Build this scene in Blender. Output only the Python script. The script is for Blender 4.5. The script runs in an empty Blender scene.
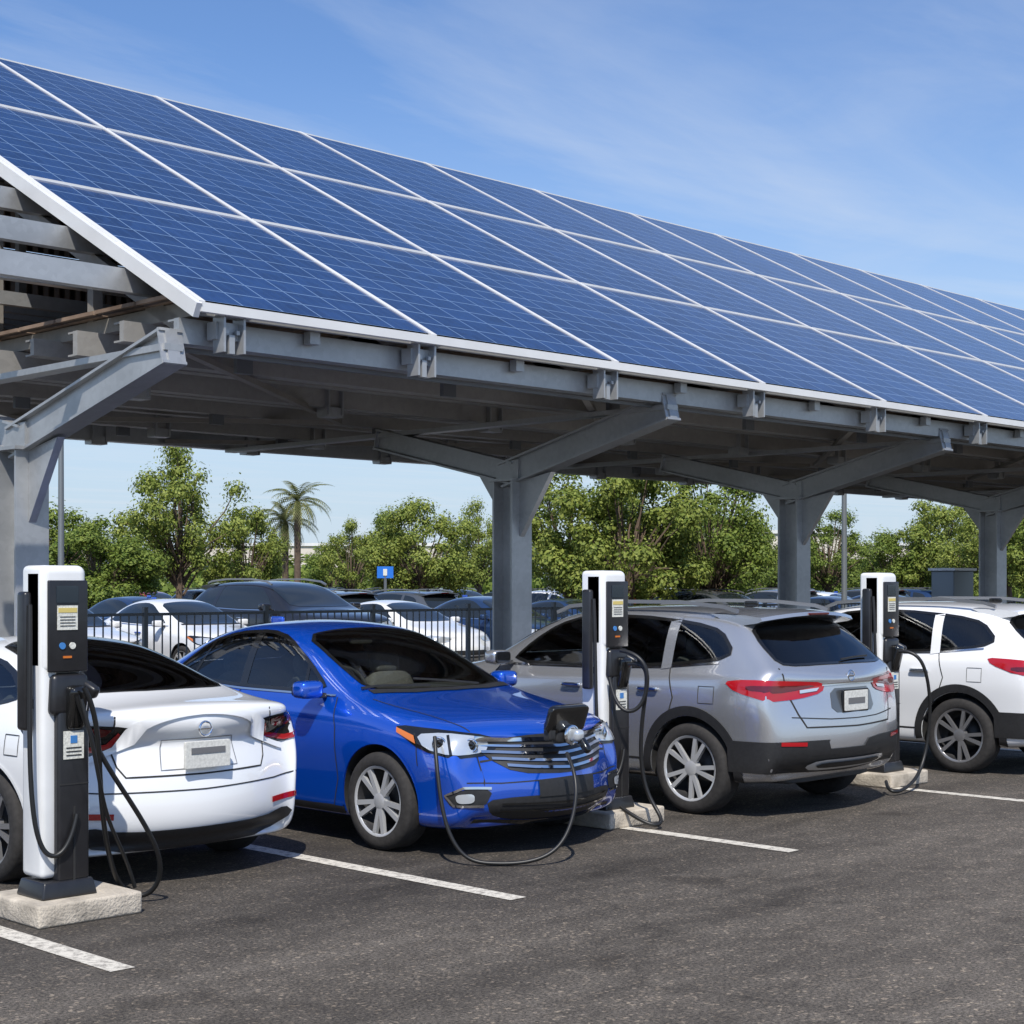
import bpy, bmesh, math, random
from mathutils import Vector, Matrix, Euler
from mathutils.bvhtree import BVHTree
from mathutils.geometry import delaunay_2d_cdt
from mathutils.interpolate import poly_3d_calc
random.seed(7)
scene=bpy.context.scene
COL=scene.collection
S2=math.sqrt(2)
def loc(r,d,z=0.0): return Vector(((d+r)/S2,(d-r)/S2,z))
# ------------------------------------------------------------------ materials
def newmat(name):
    m=bpy.data.materials.new(name); m.use_nodes=True
    nt=m.node_tree; b=nt.nodes['Principled BSDF']; return m,nt,b
def N(nt,t,**k):
    n=nt.nodes.new(t)
    for a,v in k.items(): setattr(n,a,v)
    return n
def simple(name,col,rough=.5,metal=0,coat=0,noise=0,nscale=20,bump=0,bscale=60,spec=.5,cior=1.5):
    m,nt,b=newmat(name)
    b.inputs['Base Color'].default_value=(*col,1); b.inputs['Roughness'].default_value=rough
    b.inputs['Metallic'].default_value=metal; b.inputs['Coat Weight'].default_value=coat
    b.inputs['Coat Roughness'].default_value=.02; b.inputs['Specular IOR Level'].default_value=spec; b.inputs['Coat IOR'].default_value=cior
    tc=N(nt,'ShaderNodeTexCoord')
    if noise:
        n=N(nt,'ShaderNodeTexNoise'); n.inputs['Scale'].default_value=nscale; n.inputs['Detail'].default_value=6
        nt.links.new(tc.outputs['Object'],n.inputs['Vector'])
        r=N(nt,'ShaderNodeValToRGB')
        r.color_ramp.elements[0].position=.3; r.color_ramp.elements[1].position=.7
        r.color_ramp.elements[0].color=(*[c*(1-noise) for c in col],1)
        r.color_ramp.elements[1].color=(*[min(1,c*(1+noise)) for c in col],1)
        nt.links.new(n.outputs['Fac'],r.inputs['Fac']); nt.links.new(r.outputs['Color'],b.inputs['Base Color'])
    if bump:
        n2=N(nt,'ShaderNodeTexNoise'); n2.inputs['Scale'].default_value=bscale; n2.inputs['Detail'].default_value=4
        nt.links.new(tc.outputs['Object'],n2.inputs['Vector'])
        bp=N(nt,'ShaderNodeBump'); bp.inputs['Strength'].default_value=bump; bp.inputs['Distance'].default_value=.02
        nt.links.new(n2.outputs['Fac'],bp.inputs['Height']); nt.links.new(bp.outputs['Normal'],b.inputs['Normal'])
    return m
M={}
M['white']=simple('paint_white',(.80,.81,.82),.3,0,1,cior=1.65)
M['white2']=simple('paint_white_b',(.78,.79,.80),.3,0,1,cior=1.65)
M['blue']=simple('paint_blue',(.002,.085,.58),.24,.45,1,cior=2.0)
M['silver']=simple('paint_silver',(.57,.58,.60),.26,.75,1,cior=1.7)
M['black_paint']=simple('paint_black',(.015,.015,.018),.3,.2,1)
M['grey_paint']=simple('paint_grey',(.12,.13,.14),.3,.5,1)
M['navy_paint']=simple('paint_navy',(.02,.05,.13),.3,.4,1)
M['red_paint']=simple('paint_red',(.3,.02,.02),.3,.2,1)
def glassmat(name,tint,refl=1.55):
    m,nt,b=newmat(name); nt.nodes.remove(b)
    out=nt.nodes['Material Output']; t=N(nt,'ShaderNodeBsdfTransparent'); t.inputs[0].default_value=(*tint,1)
    g=N(nt,'ShaderNodeBsdfGlossy'); g.inputs['Roughness'].default_value=.01; g.inputs[0].default_value=(.95,.97,1,1)
    f=N(nt,'ShaderNodeFresnel'); f.inputs[0].default_value=refl
    ms=N(nt,'ShaderNodeMixShader'); nt.links.new(f.outputs[0],ms.inputs[0]); nt.links.new(t.outputs[0],ms.inputs[1]); nt.links.new(g.outputs[0],ms.inputs[2]); nt.links.new(ms.outputs[0],out.inputs[0])
    return m
M['glass']=glassmat('glass_windshield',(.72,.78,.76),1.8)
M['glass_side']=glassmat('glass_side',(.48,.54,.54),1.8)
M['glass_priv']=glassmat('glass_privacy',(.07,.075,.08),1.6)
M['glass_b']=simple('glass_opaque_dark',(.015,.02,.024),.05,0,.6)
M['plastic']=simple('plastic_black',(.020,.020,.021),.5,0,0,.2,40,.1,300)
M['interior']=simple('interior_dark',(.04,.038,.036),.8,0,0,.15,20)
M['seat']=simple('seat_fabric',(.14,.13,.12),.85,0,0,.2,40)
M['gloss']=simple('gloss_black',(.01,.01,.01),.12,0,.5)
M['seam']=simple('seam_dark',(.02,.02,.02),.8)
M['chrome']=simple('chrome',(.80,.81,.83),.10,1)
M['alloy']=simple('alloy',(.60,.61,.62),.3,.45,.5)
M['alloy_d']=simple('alloy_dark',(.03,.03,.032),.5,.3)
M['alloy_g']=simple('alloy_grey',(.28,.28,.29),.3,.6,.5)
M['tire']=simple('rubber',(.026,.024,.023),.85,0,0,.3,30,.2,120)
M['redl']=simple('lamp_red',(.38,.005,.010),.12,0,1)
M['redd']=simple('lamp_dark_red',(.10,.003,.005),.1,0,1)
M['lens']=simple('lamp_lens',(.62,.66,.70),.12,.5,1)
M['amber']=simple('amber',(.6,.16,.02),.2,0,1)
M['plate']=simple('plate',(.62,.62,.58),.5,0,0,.15,60)
M['chwhite']=simple('charger_white',(.76,.77,.77),.35,0,.3,.05,5)
M['chblack']=simple('charger_black',(.016,.016,.018),.35,0,.2,.2,12)
M['screen']=simple('screen',(.02,.03,.045),.08,0,.6)
M['label']=simple('label_paper',(.66,.66,.60),.6,0,0,.25,90)
M['labely']=simple('label_yellow',(.62,.50,.16),.6)
M['labelb']=simple('label_blue',(.05,.20,.5),.5)
M['cable']=simple('cable_rubber',(.012,.012,.012),.45)
M['concrete']=simple('concrete',(.44,.39,.32),.9,0,0,.3,9,.5,60)
M['frame']=simple('alu_frame',(.72,.72,.71),.4,.1,0,.05,3)
M['pole']=simple('pole_metal',(.22,.24,.25),.5,.5)
M['fence']=simple('fence_metal',(.16,.17,.18),.5,.3)
M['signblue']=simple('sign_blue',(.02,.16,.6),.4)
M['bwall']=simple('stucco',(.62,.57,.50),.9,0,0,.1,.3)
M['bark']=simple('bark',(.12,.085,.06),.95,0,0,.35,4,.8,12)
def steel(name,base,rough=.45,metal=.45):
    m,nt,b=newmat(name)
    tc=N(nt,'ShaderNodeTexCoord')
    v=N(nt,'ShaderNodeTexVoronoi'); v.inputs['Scale'].default_value=22
    n=N(nt,'ShaderNodeTexNoise'); n.inputs['Scale'].default_value=.9; n.inputs['Detail'].default_value=6; n.inputs['Roughness'].default_value=.55
    mp=N(nt,'ShaderNodeMapping'); mp.inputs['Scale'].default_value=(.5,1,2); nt.links.new(tc.outputs['Object'],mp.inputs[0])
    nt.links.new(tc.outputs['Object'],v.inputs['Vector']); nt.links.new(mp.outputs[0],n.inputs['Vector'])
    mx=N(nt,'ShaderNodeMath',operation='MULTIPLY_ADD'); mx.inputs[1].default_value=.12
    sep=N(nt,'ShaderNodeSeparateColor'); nt.links.new(v.outputs['Color'],sep.inputs[0])
    nt.links.new(sep.outputs[0],mx.inputs[0]); nt.links.new(n.outputs['Fac'],mx.inputs[2])
    r=N(nt,'ShaderNodeValToRGB'); r.color_ramp.elements[0].position=.3; r.color_ramp.elements[1].position=.85
    r.color_ramp.elements[0].color=(*[c*.72 for c in base],1); r.color_ramp.elements[1].color=(*[min(1,c*1.15) for c in base],1)
    nt.links.new(mx.outputs[0],r.inputs[0]); nt.links.new(r.outputs[0],b.inputs['Base Color'])
    b.inputs['Roughness'].default_value=rough; b.inputs['Metallic'].default_value=metal
    return m
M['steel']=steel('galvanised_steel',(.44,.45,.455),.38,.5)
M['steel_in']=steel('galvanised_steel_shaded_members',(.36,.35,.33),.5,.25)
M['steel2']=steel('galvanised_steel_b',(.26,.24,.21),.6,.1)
def deckmat():
    m,nt,b=newmat('deck_corrugated')
    tc=N(nt,'ShaderNodeTexCoord'); w=N(nt,'ShaderNodeTexWave',wave_type='BANDS',bands_direction='X')
    w.inputs['Scale'].default_value=2.2; w.inputs['Distortion'].default_value=0
    nt.links.new(tc.outputs['Object'],w.inputs['Vector'])
    n=N(nt,'ShaderNodeTexNoise'); n.inputs['Scale'].default_value=.8; n.inputs['Detail'].default_value=8
    mp=N(nt,'ShaderNodeMapping'); mp.inputs['Scale'].default_value=(.8,3,1)
    nt.links.new(tc.outputs['Object'],mp.inputs[0]); nt.links.new(mp.outputs[0],n.inputs['Vector'])
    r=N(nt,'ShaderNodeValToRGB'); r.color_ramp.elements[0].position=.3; r.color_ramp.elements[1].position=.72
    r.color_ramp.elements[0].color=(.11,.07,.045,1); r.color_ramp.elements[1].color=(.36,.255,.18,1)
    nt.links.new(n.outputs['Fac'],r.inputs[0]); nt.links.new(r.outputs[0],b.inputs['Base Color'])
    bp=N(nt,'ShaderNodeBump'); bp.inputs['Strength'].default_value=1; bp.inputs['Distance'].default_value=.08
    nt.links.new(w.outputs['Fac'],bp.inputs['Height']); nt.links.new(bp.outputs[0],b.inputs['Normal'])
    b.inputs['Roughness'].default_value=.7
    return m
M['deck']=deckmat()
def asphaltmat():
    m,nt,b=newmat('asphalt')
    tc=N(nt,'ShaderNodeTexCoord')
    def noise(s,d=6,r=.6,sc=None,rot=0):
        n=N(nt,'ShaderNodeTexNoise'); n.inputs['Scale'].default_value=s; n.inputs['Detail'].default_value=d; n.inputs['Roughness'].default_value=r
        if sc:
            mp=N(nt,'ShaderNodeMapping'); mp.inputs['Scale'].default_value=sc; mp.inputs['Rotation'].default_value=(0,0,rot); nt.links.new(tc.outputs['Object'],mp.inputs[0]); nt.links.new(mp.outputs[0],n.inputs['Vector'])
        else: nt.links.new(tc.outputs['Object'],n.inputs['Vector'])
        return n
    big=noise(.6,8,.68,(.35,1.5,1)); fine=noise(60,4,.9); mid=noise(5,8,.75)
    r1=N(nt,'ShaderNodeValToRGB'); r1.color_ramp.elements[0].position=.34; r1.color_ramp.elements[1].position=.68
    r1.color_ramp.elements[0].color=(.068,.060,.053,1); r1.color_ramp.elements[1].color=(.19,.170,.150,1)
    nt.links.new(big.outputs['Fac'],r1.inputs[0])
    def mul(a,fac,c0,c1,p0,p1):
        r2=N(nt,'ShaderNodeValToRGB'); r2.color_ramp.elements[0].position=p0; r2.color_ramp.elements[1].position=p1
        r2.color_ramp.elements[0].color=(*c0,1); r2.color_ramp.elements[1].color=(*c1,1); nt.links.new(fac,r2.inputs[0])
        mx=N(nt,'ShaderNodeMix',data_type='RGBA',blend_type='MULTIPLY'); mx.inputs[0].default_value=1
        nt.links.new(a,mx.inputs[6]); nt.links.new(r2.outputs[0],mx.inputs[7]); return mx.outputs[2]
    c=mul(r1.outputs[0],fine.outputs['Fac'],(.22,.22,.22),(1.9,1.85,1.75),.38,.64)
    c=mul(c,mid.outputs['Fac'],(.62,.62,.62),(1.25,1.25,1.25),.3,.72)
    vg=N(nt,'ShaderNodeTexVoronoi'); vg.inputs['Scale'].default_value=55; nt.links.new(tc.outputs['Object'],vg.inputs['Vector'])
    sg_=N(nt,'ShaderNodeSeparateColor'); nt.links.new(vg.outputs['Color'],sg_.inputs[0])
    c=mul(c,sg_.outputs[0],(1,1,1),(2.1,2.0,1.85),.88,.96)
    v=N(nt,'ShaderNodeTexVoronoi',feature='DISTANCE_TO_EDGE'); v.inputs['Scale'].default_value=.22
    dn=noise(1.3,5,.7); ad=N(nt,'ShaderNodeMix',data_type='RGBA'); ad.inputs[0].default_value=.35
    nt.links.new(tc.outputs['Object'],ad.inputs[6]); nt.links.new(dn.outputs['Color'],ad.inputs[7]); nt.links.new(ad.outputs[2],v.inputs['Vector'])
    c=mul(c,v.outputs['Distance'],(.72,.72,.72),(1,1,1),0,.004)
    st=noise(1.1,4,.5)
    c=mul(c,st.outputs['Fac'],(.62,.61,.60),(1,1,1),.30,.40)
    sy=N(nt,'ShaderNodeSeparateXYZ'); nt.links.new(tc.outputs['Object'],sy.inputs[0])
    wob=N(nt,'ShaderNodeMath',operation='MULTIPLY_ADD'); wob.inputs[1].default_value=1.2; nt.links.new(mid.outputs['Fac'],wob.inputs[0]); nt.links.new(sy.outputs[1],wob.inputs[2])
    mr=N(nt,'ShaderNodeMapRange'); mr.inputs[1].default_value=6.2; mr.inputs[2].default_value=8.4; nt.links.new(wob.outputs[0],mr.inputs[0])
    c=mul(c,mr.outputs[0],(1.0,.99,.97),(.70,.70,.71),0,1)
    nt.links.new(c,b.inputs['Base Color'])
    bp=N(nt,'ShaderNodeBump'); bp.inputs['Strength'].default_value=.9; bp.inputs['Distance'].default_value=.014
    nt.links.new(fine.outputs['Fac'],bp.inputs['Height']); nt.links.new(bp.outputs[0],b.inputs['Normal'])
    b.inputs['Roughness'].default_value=.82; b.inputs['Specular IOR Level'].default_value=.3
    return m
M['asphalt']=asphaltmat()
def linemat():
    m,nt,b=newmat('road_paint')
    tc=N(nt,'ShaderNodeTexCoord'); n=N(nt,'ShaderNodeTexNoise'); n.inputs['Scale'].default_value=18; n.inputs['Detail'].default_value=9; n.inputs['Roughness'].default_value=.85
    nt.links.new(tc.outputs['Object'],n.inputs['Vector'])
    r=N(nt,'ShaderNodeValToRGB'); r.color_ramp.elements[0].position=.38; r.color_ramp.elements[1].position=.53
    r.color_ramp.elements[0].color=(.18,.16,.14,1); r.color_ramp.elements[1].color=(.64,.60,.52,1)
    nt.links.new(n.outputs['Fac'],r.inputs[0]); nt.links.new(r.outputs[0],b.inputs['Base Color']); b.inputs['Roughness'].default_value=.8
    return m
M['line']=linemat()
M['grass']=simple('grass_ground',(.10,.11,.045),.95,0,0,.5,.6)
def leafmat(name,c1,c2):
    m,nt,b=newmat(name)
    g=N(nt,'ShaderNodeNewGeometry'); r=N(nt,'ShaderNodeValToRGB')
    r.color_ramp.elements[0].color=(*c1,1); r.color_ramp.elements[1].color=(*c2,1)
    nt.links.new(g.outputs['Random Per Island'],r.inputs[0]); nt.links.new(r.outputs[0],b.inputs['Base Color'])
    b.inputs['Roughness'].default_value=.6; b.inputs['Specular IOR Level'].default_value=.3
    tr=N(nt,'ShaderNodeBsdfTranslucent'); nt.links.new(r.outputs[0],tr.inputs[0])
    ms=N(nt,'ShaderNodeMixShader'); ms.inputs[0].default_value=.3
    out=nt.nodes['Material Output']
    nt.links.new(b.outputs[0],ms.inputs[1]); nt.links.new(tr.outputs[0],ms.inputs[2]); nt.links.new(ms.outputs[0],out.inputs[0])
    return m
M['leaf']=leafmat('leaves',(.080,.135,.020),(.25,.31,.06))
M['leaf2']=leafmat('leaves_b',(.105,.16,.024),(.33,.37,.08))
M['palm']=leafmat('palm_leaves',(.10,.13,.04),(.26,.26,.10))
def solarmat():
    m,nt,b=newmat('solar_cells')
    uv=N(nt,'ShaderNodeUVMap'); sp=N(nt,'ShaderNodeSeparateXYZ'); nt.links.new(uv.outputs[0],sp.inputs[0])
    NX,NY=6,10
    def ln(sock,count,w):
        a=N(nt,'ShaderNodeMath',operation='MULTIPLY'); a.inputs[1].default_value=count; nt.links.new(sock,a.inputs[0])
        f=N(nt,'ShaderNodeMath',operation='FRACT'); nt.links.new(a.outputs[0],f.inputs[0])
        s=N(nt,'ShaderNodeMath',operation='SUBTRACT'); s.inputs[1].default_value=.5; nt.links.new(f.outputs[0],s.inputs[0])
        ab=N(nt,'ShaderNodeMath',operation='ABSOLUTE'); nt.links.new(s.outputs[0],ab.inputs[0])
        g=N(nt,'ShaderNodeMath',operation='GREATER_THAN'); g.inputs[1].default_value=.5-w; nt.links.new(ab.outputs[0],g.inputs[0])
        return g
    a=ln(sp.outputs[0],NX,.018); c=ln(sp.outputs[1],NY,.025)
    mx=N(nt,'ShaderNodeMath',operation='MAXIMUM'); nt.links.new(a.outputs[0],mx.inputs[0]); nt.links.new(c.outputs[0],mx.inputs[1])
    bus=ln(sp.outputs[0],NX*3,.03)
    fl=[]
    for i,cnt in ((0,NX),(1,NY)):
        q=N(nt,'ShaderNodeMath',operation='MULTIPLY'); q.inputs[1].default_value=cnt; nt.links.new(sp.outputs[i],q.inputs[0])
        f=N(nt,'ShaderNodeMath',operation='FLOOR'); nt.links.new(q.outputs[0],f.inputs[0]); fl.append(f)
    cb=N(nt,'ShaderNodeCombineXYZ'); nt.links.new(fl[0].outputs[0],cb.inputs[0]); nt.links.new(fl[1].outputs[0],cb.inputs[1])
    wn=N(nt,'ShaderNodeTexWhiteNoise',noise_dimensions='2D'); nt.links.new(cb.outputs[0],wn.inputs['Vector'])
    tc=N(nt,'ShaderNodeTexCoord'); vo=N(nt,'ShaderNodeTexVoronoi'); vo.inputs['Scale'].default_value=9; nt.links.new(tc.outputs['Object'],vo.inputs['Vector'])
    sc=N(nt,'ShaderNodeSeparateColor'); nt.links.new(vo.outputs['Color'],sc.inputs[0])
    ad=N(nt,'ShaderNodeMath',operation='ADD'); nt.links.new(wn.outputs['Value'],ad.inputs[0]); nt.links.new(sc.outputs[0],ad.inputs[1])
    hf=N(nt,'ShaderNodeMath',operation='MULTIPLY'); hf.inputs[1].default_value=.5; nt.links.new(ad.outputs[0],hf.inputs[0])
    r=N(nt,'ShaderNodeValToRGB'); r.color_ramp.elements[0].color=(.004,.016,.065,1); r.color_ramp.elements[1].color=(.012,.042,.145,1)
    nt.links.new(hf.outputs[0],r.inputs[0])
    m1=N(nt,'ShaderNodeMix',data_type='RGBA'); m1.inputs[7].default_value=(.03,.065,.15,1); nt.links.new(bus.outputs[0],m1.inputs[0]); nt.links.new(r.outputs[0],m1.inputs[6])
    m2=N(nt,'ShaderNodeMix',data_type='RGBA'); m2.inputs[7].default_value=(.15,.23,.37,1); nt.links.new(mx.outputs[0],m2.inputs[0]); nt.links.new(m1.outputs[2],m2.inputs[6])
    nt.links.new(m2.outputs[2],b.inputs['Base Color']); b.inputs['Roughness'].default_value=.14; b.inputs['Specular IOR Level'].default_value=.34
    return m
M['solar']=solarmat()
# ------------------------------------------------------------------ helpers
def obj(name,me,parent=None,mat=None):
    o=bpy.data.objects.new(name,me); COL.objects.link(o)
    if parent: o.parent=parent
    if mat:
        for mm in (mat if isinstance(mat,(list,tuple)) else [mat]): me.materials.append(mm)
    return o
def empty(name,l=(0,0,0),rz=0):
    e=bpy.data.objects.new(name,None); COL.objects.link(e); e.location=l; e.rotation_euler=(0,0,rz); e.empty_display_size=.2; return e
def mesh(name,v,f,smooth=False):
    me=bpy.data.meshes.new(name); me.from_pydata([tuple(p) for p in v],[],f); me.update()
    if smooth:
        for p in me.polygons: p.use_smooth=True
    return me
def box(parent,name,c,s,mat,bevel=0,rot=None,seg=3,taper=None):
    bm=bmesh.new(); bmesh.ops.create_cube(bm,size=1)
    for v in bm.verts:
        t=1
        if taper and v.co.z>0: t=taper
        v.co=Vector((v.co.x*s[0]*t,v.co.y*s[1]*t,v.co.z*s[2]))
    if bevel: bmesh.ops.bevel(bm,geom=bm.edges[:],offset=bevel,segments=seg,affect='EDGES',profile=.5)
    me=bpy.data.meshes.new(name); bm.to_mesh(me); bm.free()
    if bevel:
        for p in me.polygons: p.use_smooth=True
        me.set_sharp_from_angle(angle=math.radians(50))
    o=obj(name,me,parent,mat); o.location=c
    if rot: o.rotation_euler=rot
    return o
def boxes(name,lst,parent,mat,wedges=()):
    v=[];f=[]
    for it in lst:
        k=len(v)
        if len(it)==2:
            c,s=it
            for dz in (-.5,.5):
                for dx,dy in ((-.5,-.5),(.5,-.5),(.5,.5),(-.5,.5)): v.append((c[0]+dx*s[0],c[1]+dy*s[1],c[2]+dz*s[2]))
        else:
            p0,p1,w,h=it; p0=Vector(p0);p1=Vector(p1); d=(p1-p0).normalized()
            up=Vector((0,0,1)) if abs(d.z)<.95 else Vector((0,1,0))
            sd=d.cross(up).normalized(); u=sd.cross(d)
            for hh in (-.5,.5):
                for P,ss in ((p0,-.5),(p0,.5),(p1,.5),(p1,-.5)): v.append(P+sd*w*ss+u*h*hh)
        f+=[(k,k+3,k+2,k+1),(k+4,k+5,k+6,k+7),(k,k+1,k+5,k+4),(k+1,k+2,k+6,k+5),(k+2,k+3,k+7,k+6),(k+3,k,k+4,k+7)]
    for tri,x,t in wedges:
        k=len(v); v+=[(x-t/2,y,z) for y,z in tri]+[(x+t/2,y,z) for y,z in tri]
        f+=[(k,k+1,k+2),(k+5,k+4,k+3),(k,k+3,k+4,k+1),(k+1,k+4,k+5,k+2),(k+2,k+5,k+3,k)]
    me=mesh(name,v,f); bm=bmesh.new(); bm.from_mesh(me); bmesh.ops.recalc_face_normals(bm,faces=bm.faces); bm.to_mesh(me); bm.free()
    return obj(name,me,parent,mat)
def lathe(prof,seg=40,axis='y'):
    v=[];f=[];n=len(prof)
    for i in range(seg):
        a=2*math.pi*i/seg
        for r,h in prof:
            p=(r*math.cos(a),h,r*math.sin(a)) if axis=='y' else (r*math.cos(a),r*math.sin(a),h)
            v.append(p)
    for i in range(seg):
        j=(i+1)%seg
        for k in range(n-1): f.append((i*n+k,i*n+k+1,j*n+k+1,j*n+k))
    return v,f
def tube(parent,name,pts,rad,mat):
    cu=bpy.data.curves.new(name,'CURVE'); cu.dimensions='3D'; cu.bevel_depth=rad; cu.bevel_resolution=3; cu.resolution_u=10
    sp=cu.splines.new('NURBS'); sp.points.add(len(pts)-1)
    for i,p in enumerate(pts): sp.points[i].co=(*p,1)
    sp.use_endpoint_u=True; sp.order_u=4
    o=bpy.data.objects.new(name,cu); COL.objects.link(o); cu.materials.append(mat); o.parent=parent; return o
def chaikin(p,n):
    for _ in range(n):
        q=[]
        for i in range(len(p)):
            a=p[i];b=p[(i+1)%len(p)]
            q+= [a*.8+b*.2, a*.2+b*.8]
        p=q
    return p
GLASS=('side_glass','windshield','rear_glass')
class Car:
    def __init__(s,name,st,dn,dt,cn,ct):
        s.name=name; s.parts=[]; s.prisms=[]
        n=len(st); V=[];idx={}
        L=st[-1][0]
        def rows(t):
            x,zb,w,zl,wr,z7,zt=t
            r=[(w-.10,zb),(w-.035,zb+.05),(w-.03,zb+.30*(zl-zb)),(w,zb+.64*(zl-zb)),(w-.012,zl-.075),(w-.075,zl)]
            r.append(((r[5][0]+wr)/2+.02,(zl+z7)/2+.005)); r.append((wr,z7)); return r
        def xof(i,r,fy):
            x=st[i][0]
            kn=(1,.6,.2)[i] if i<3 else 0
            j=n-1-i; kt=(1,.6,.2)[j] if j<3 else 0
            x+=kn*(dn[r]+cn*fy*fy) - kt*(dt[r]+ct*fy*fy)
            return x
        def add(k,p):
            idx[k]=len(V); V.append(p)
        for i,t in enumerate(st):
            R=rows(t); zt=t[6]
            for j in range(-3,4):
                y=R[0][0]*j/3; add((i,0,j),(xof(i,0,abs(j)/3),y,R[0][1]))
                y=R[7][0]*j/3; add((i,7,j),(xof(i,7,abs(j)/3*R[7][0]/t[2]),y,zt-(zt-R[7][1])*(abs(j)/3)**2))
            for r in range(1,7):
                for sg in (-3,3): add((i,r,sg),(xof(i,r,R[r][0]/t[2]),R[r][0]*sg/3,R[r][1]))
            if i in (0,n-1):
                for r in range(1,7):
                    for j in range(-2,3): add((i,r,j),(xof(i,r,abs(j)/3),R[r][0]*j/3,R[r][1]+.01*(1-abs(j)/3)*(r>3)))
        F=[]
        for i in range(n-1):
            ring=[(0,j) for j in range(-3,4)]+[(r,3) for r in range(1,7)]+[(7,j) for j in range(3,-4,-1)]+[(r,-3) for r in range(6,0,-1)]
            for a in range(len(ring)):
                b=(a+1)%len(ring); p,q=ring[a],ring[b]
                F.append((idx[(i,*p)],idx[(i+1,*p)],idx[(i+1,*q)],idx[(i,*q)]))
        for i in (0,n-1):
            for r in range(7):
                for j in range(-3,3): F.append((idx[(i,r,j)],idx[(i,r+1,j)],idx[(i,r+1,j+1)],idx[(i,r,j+1)]))
        me=mesh('cage',V,F); bm=bmesh.new(); bm.from_mesh(me); bmesh.ops.recalc_face_normals(bm,faces=bm.faces)
        cl=bm.edges.layers.float.new('crease_edge'); bm.verts.ensure_lookup_table()
        want=set()
        for i in range(n-1):
            for r in (3,5):
                for sg in (-3,3): want.add(frozenset((idx[(i,r,sg)],idx[(i+1,r,sg)])))
        for e_ in bm.edges:
            if frozenset((e_.verts[0].index,e_.verts[1].index)) in want: e_[cl]=.32
        bm.to_mesh(me); bm.free()
        o=bpy.data.objects.new('cage',me); COL.objects.link(o); m=o.modifiers.new('s','SUBSURF'); m.levels=3; m.render_levels=3
        dg=bpy.context.evaluated_depsgraph_get(); s.me=bpy.data.meshes.new_from_object(o.evaluated_get(dg)); bpy.data.objects.remove(o)
        s.vn=[v.normal.copy() for v in s.me.vertices]; s.vc=[v.co.copy() for v in s.me.vertices]; s.pf=[tuple(p.vertices) for p in s.me.polygons]
        s.bvh=BVHTree.FromPolygons(s.vc,s.pf); s.L=L
    def hit(s,p,d):
        h=s.bvh.ray_cast(p-d*9,d)
        if h[0] is None: return None
        f=s.pf[h[2]]; w=poly_3d_calc([s.vc[i] for i in f],h[0]); nn=Vector((0,0,0))
        for a,b in zip(f,w): nn+=s.vn[a]*b
        return h[0],nn.normalized()
    def _mk(s,name,P,Nn,F,mat):
        me=mesh(s.name+'_'+name,P,F,True)
        me.normals_split_custom_set_from_vertices([tuple(n) for n in Nn])
        me.materials.append(mat); s.parts.append((name,me,None))
    def patch(s,name,pts,d,mat,mirror=True,off=.004,rnd=2,step=.05):
        for sg in ((1,-1) if mirror else (1,)):
            D=Vector((d[0],d[1]*sg,d[2])).normalized(); Q=[]
            for p in pts:
                q=Vector((p[0],p[1]*sg,p[2]))
                if not Q or (q-Q[-1]).length>1e-4: Q.append(q)
            if (Q[0]-Q[-1]).length<1e-4: Q.pop()
            u=D.cross(Vector((0,0,1))).normalized(); v=u.cross(D)
            P2=chaikin([Vector((q.dot(u),q.dot(v))) for q in Q],rnd)
            bd=[]
            for i in range(len(P2)):
                a=P2[i];b=P2[(i+1)%len(P2)]; k=max(1,int((b-a).length/step))
                for t in range(k): bd.append(a+(b-a)*t/k)
            area=sum(bd[i].x*bd[(i+1)%len(bd)].y-bd[(i+1)%len(bd)].x*bd[i].y for i in range(len(bd)))
            if area<0: bd.reverse()
            nb=len(bd); xs=[p.x for p in bd]; ys=[p.y for p in bd]
            def inside(x,y):
                c=False
                for i in range(nb):
                    a=bd[i];b=bd[i-1]
                    if (a.y>y)!=(b.y>y) and x<(b.x-a.x)*(y-a.y)/(b.y-a.y)+a.x: c=not c
                return c
            ip=[]
            x=min(xs)+step*.5
            while x<max(xs):
                y=min(ys)+step*.5
                while y<max(ys):
                    if inside(x,y) and min((p.x-x)**2+(p.y-y)**2 for p in bd)>(step*.3)**2: ip.append(Vector((x,y)))
                    y+=step
                x+=step
            r=delaunay_2d_cdt(bd+ip,[],[list(range(nb))],1,1e-6)
            vs=r[0]; fs=r[2]; P=[];Nn=[];mp={}; dep=[]
            for i,q in enumerate(vs):
                h=s.hit(u*q.x+v*q.y,D)
                if h is None or h[1].dot(D)>-.03: continue
                mp[i]=len(P); P.append(h[0]+h[1]*off); Nn.append(h[1]); dep.append(h[0].dot(D))
            F=[]
            for f in fs:
                if all(i in mp for i in f):
                    g=[mp[i] for i in f]
                    nrm=(P[g[1]]-P[g[0]]).cross(P[g[2]]-P[g[0]])
                    if nrm.dot(D)>0: g.reverse()
                    F.append(g)
            if F: s._mk(name,P,Nn,F,mat)
            if name in GLASS and dep:
                s.prisms.append((P2,u,v,D,min(dep)-.15,max(dep)+.10))
                s.strip('window_seal',[u*q.x+v*q.y for q in P2],D,.024,M['gloss'],False,off=.0055,closed=True)
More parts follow.
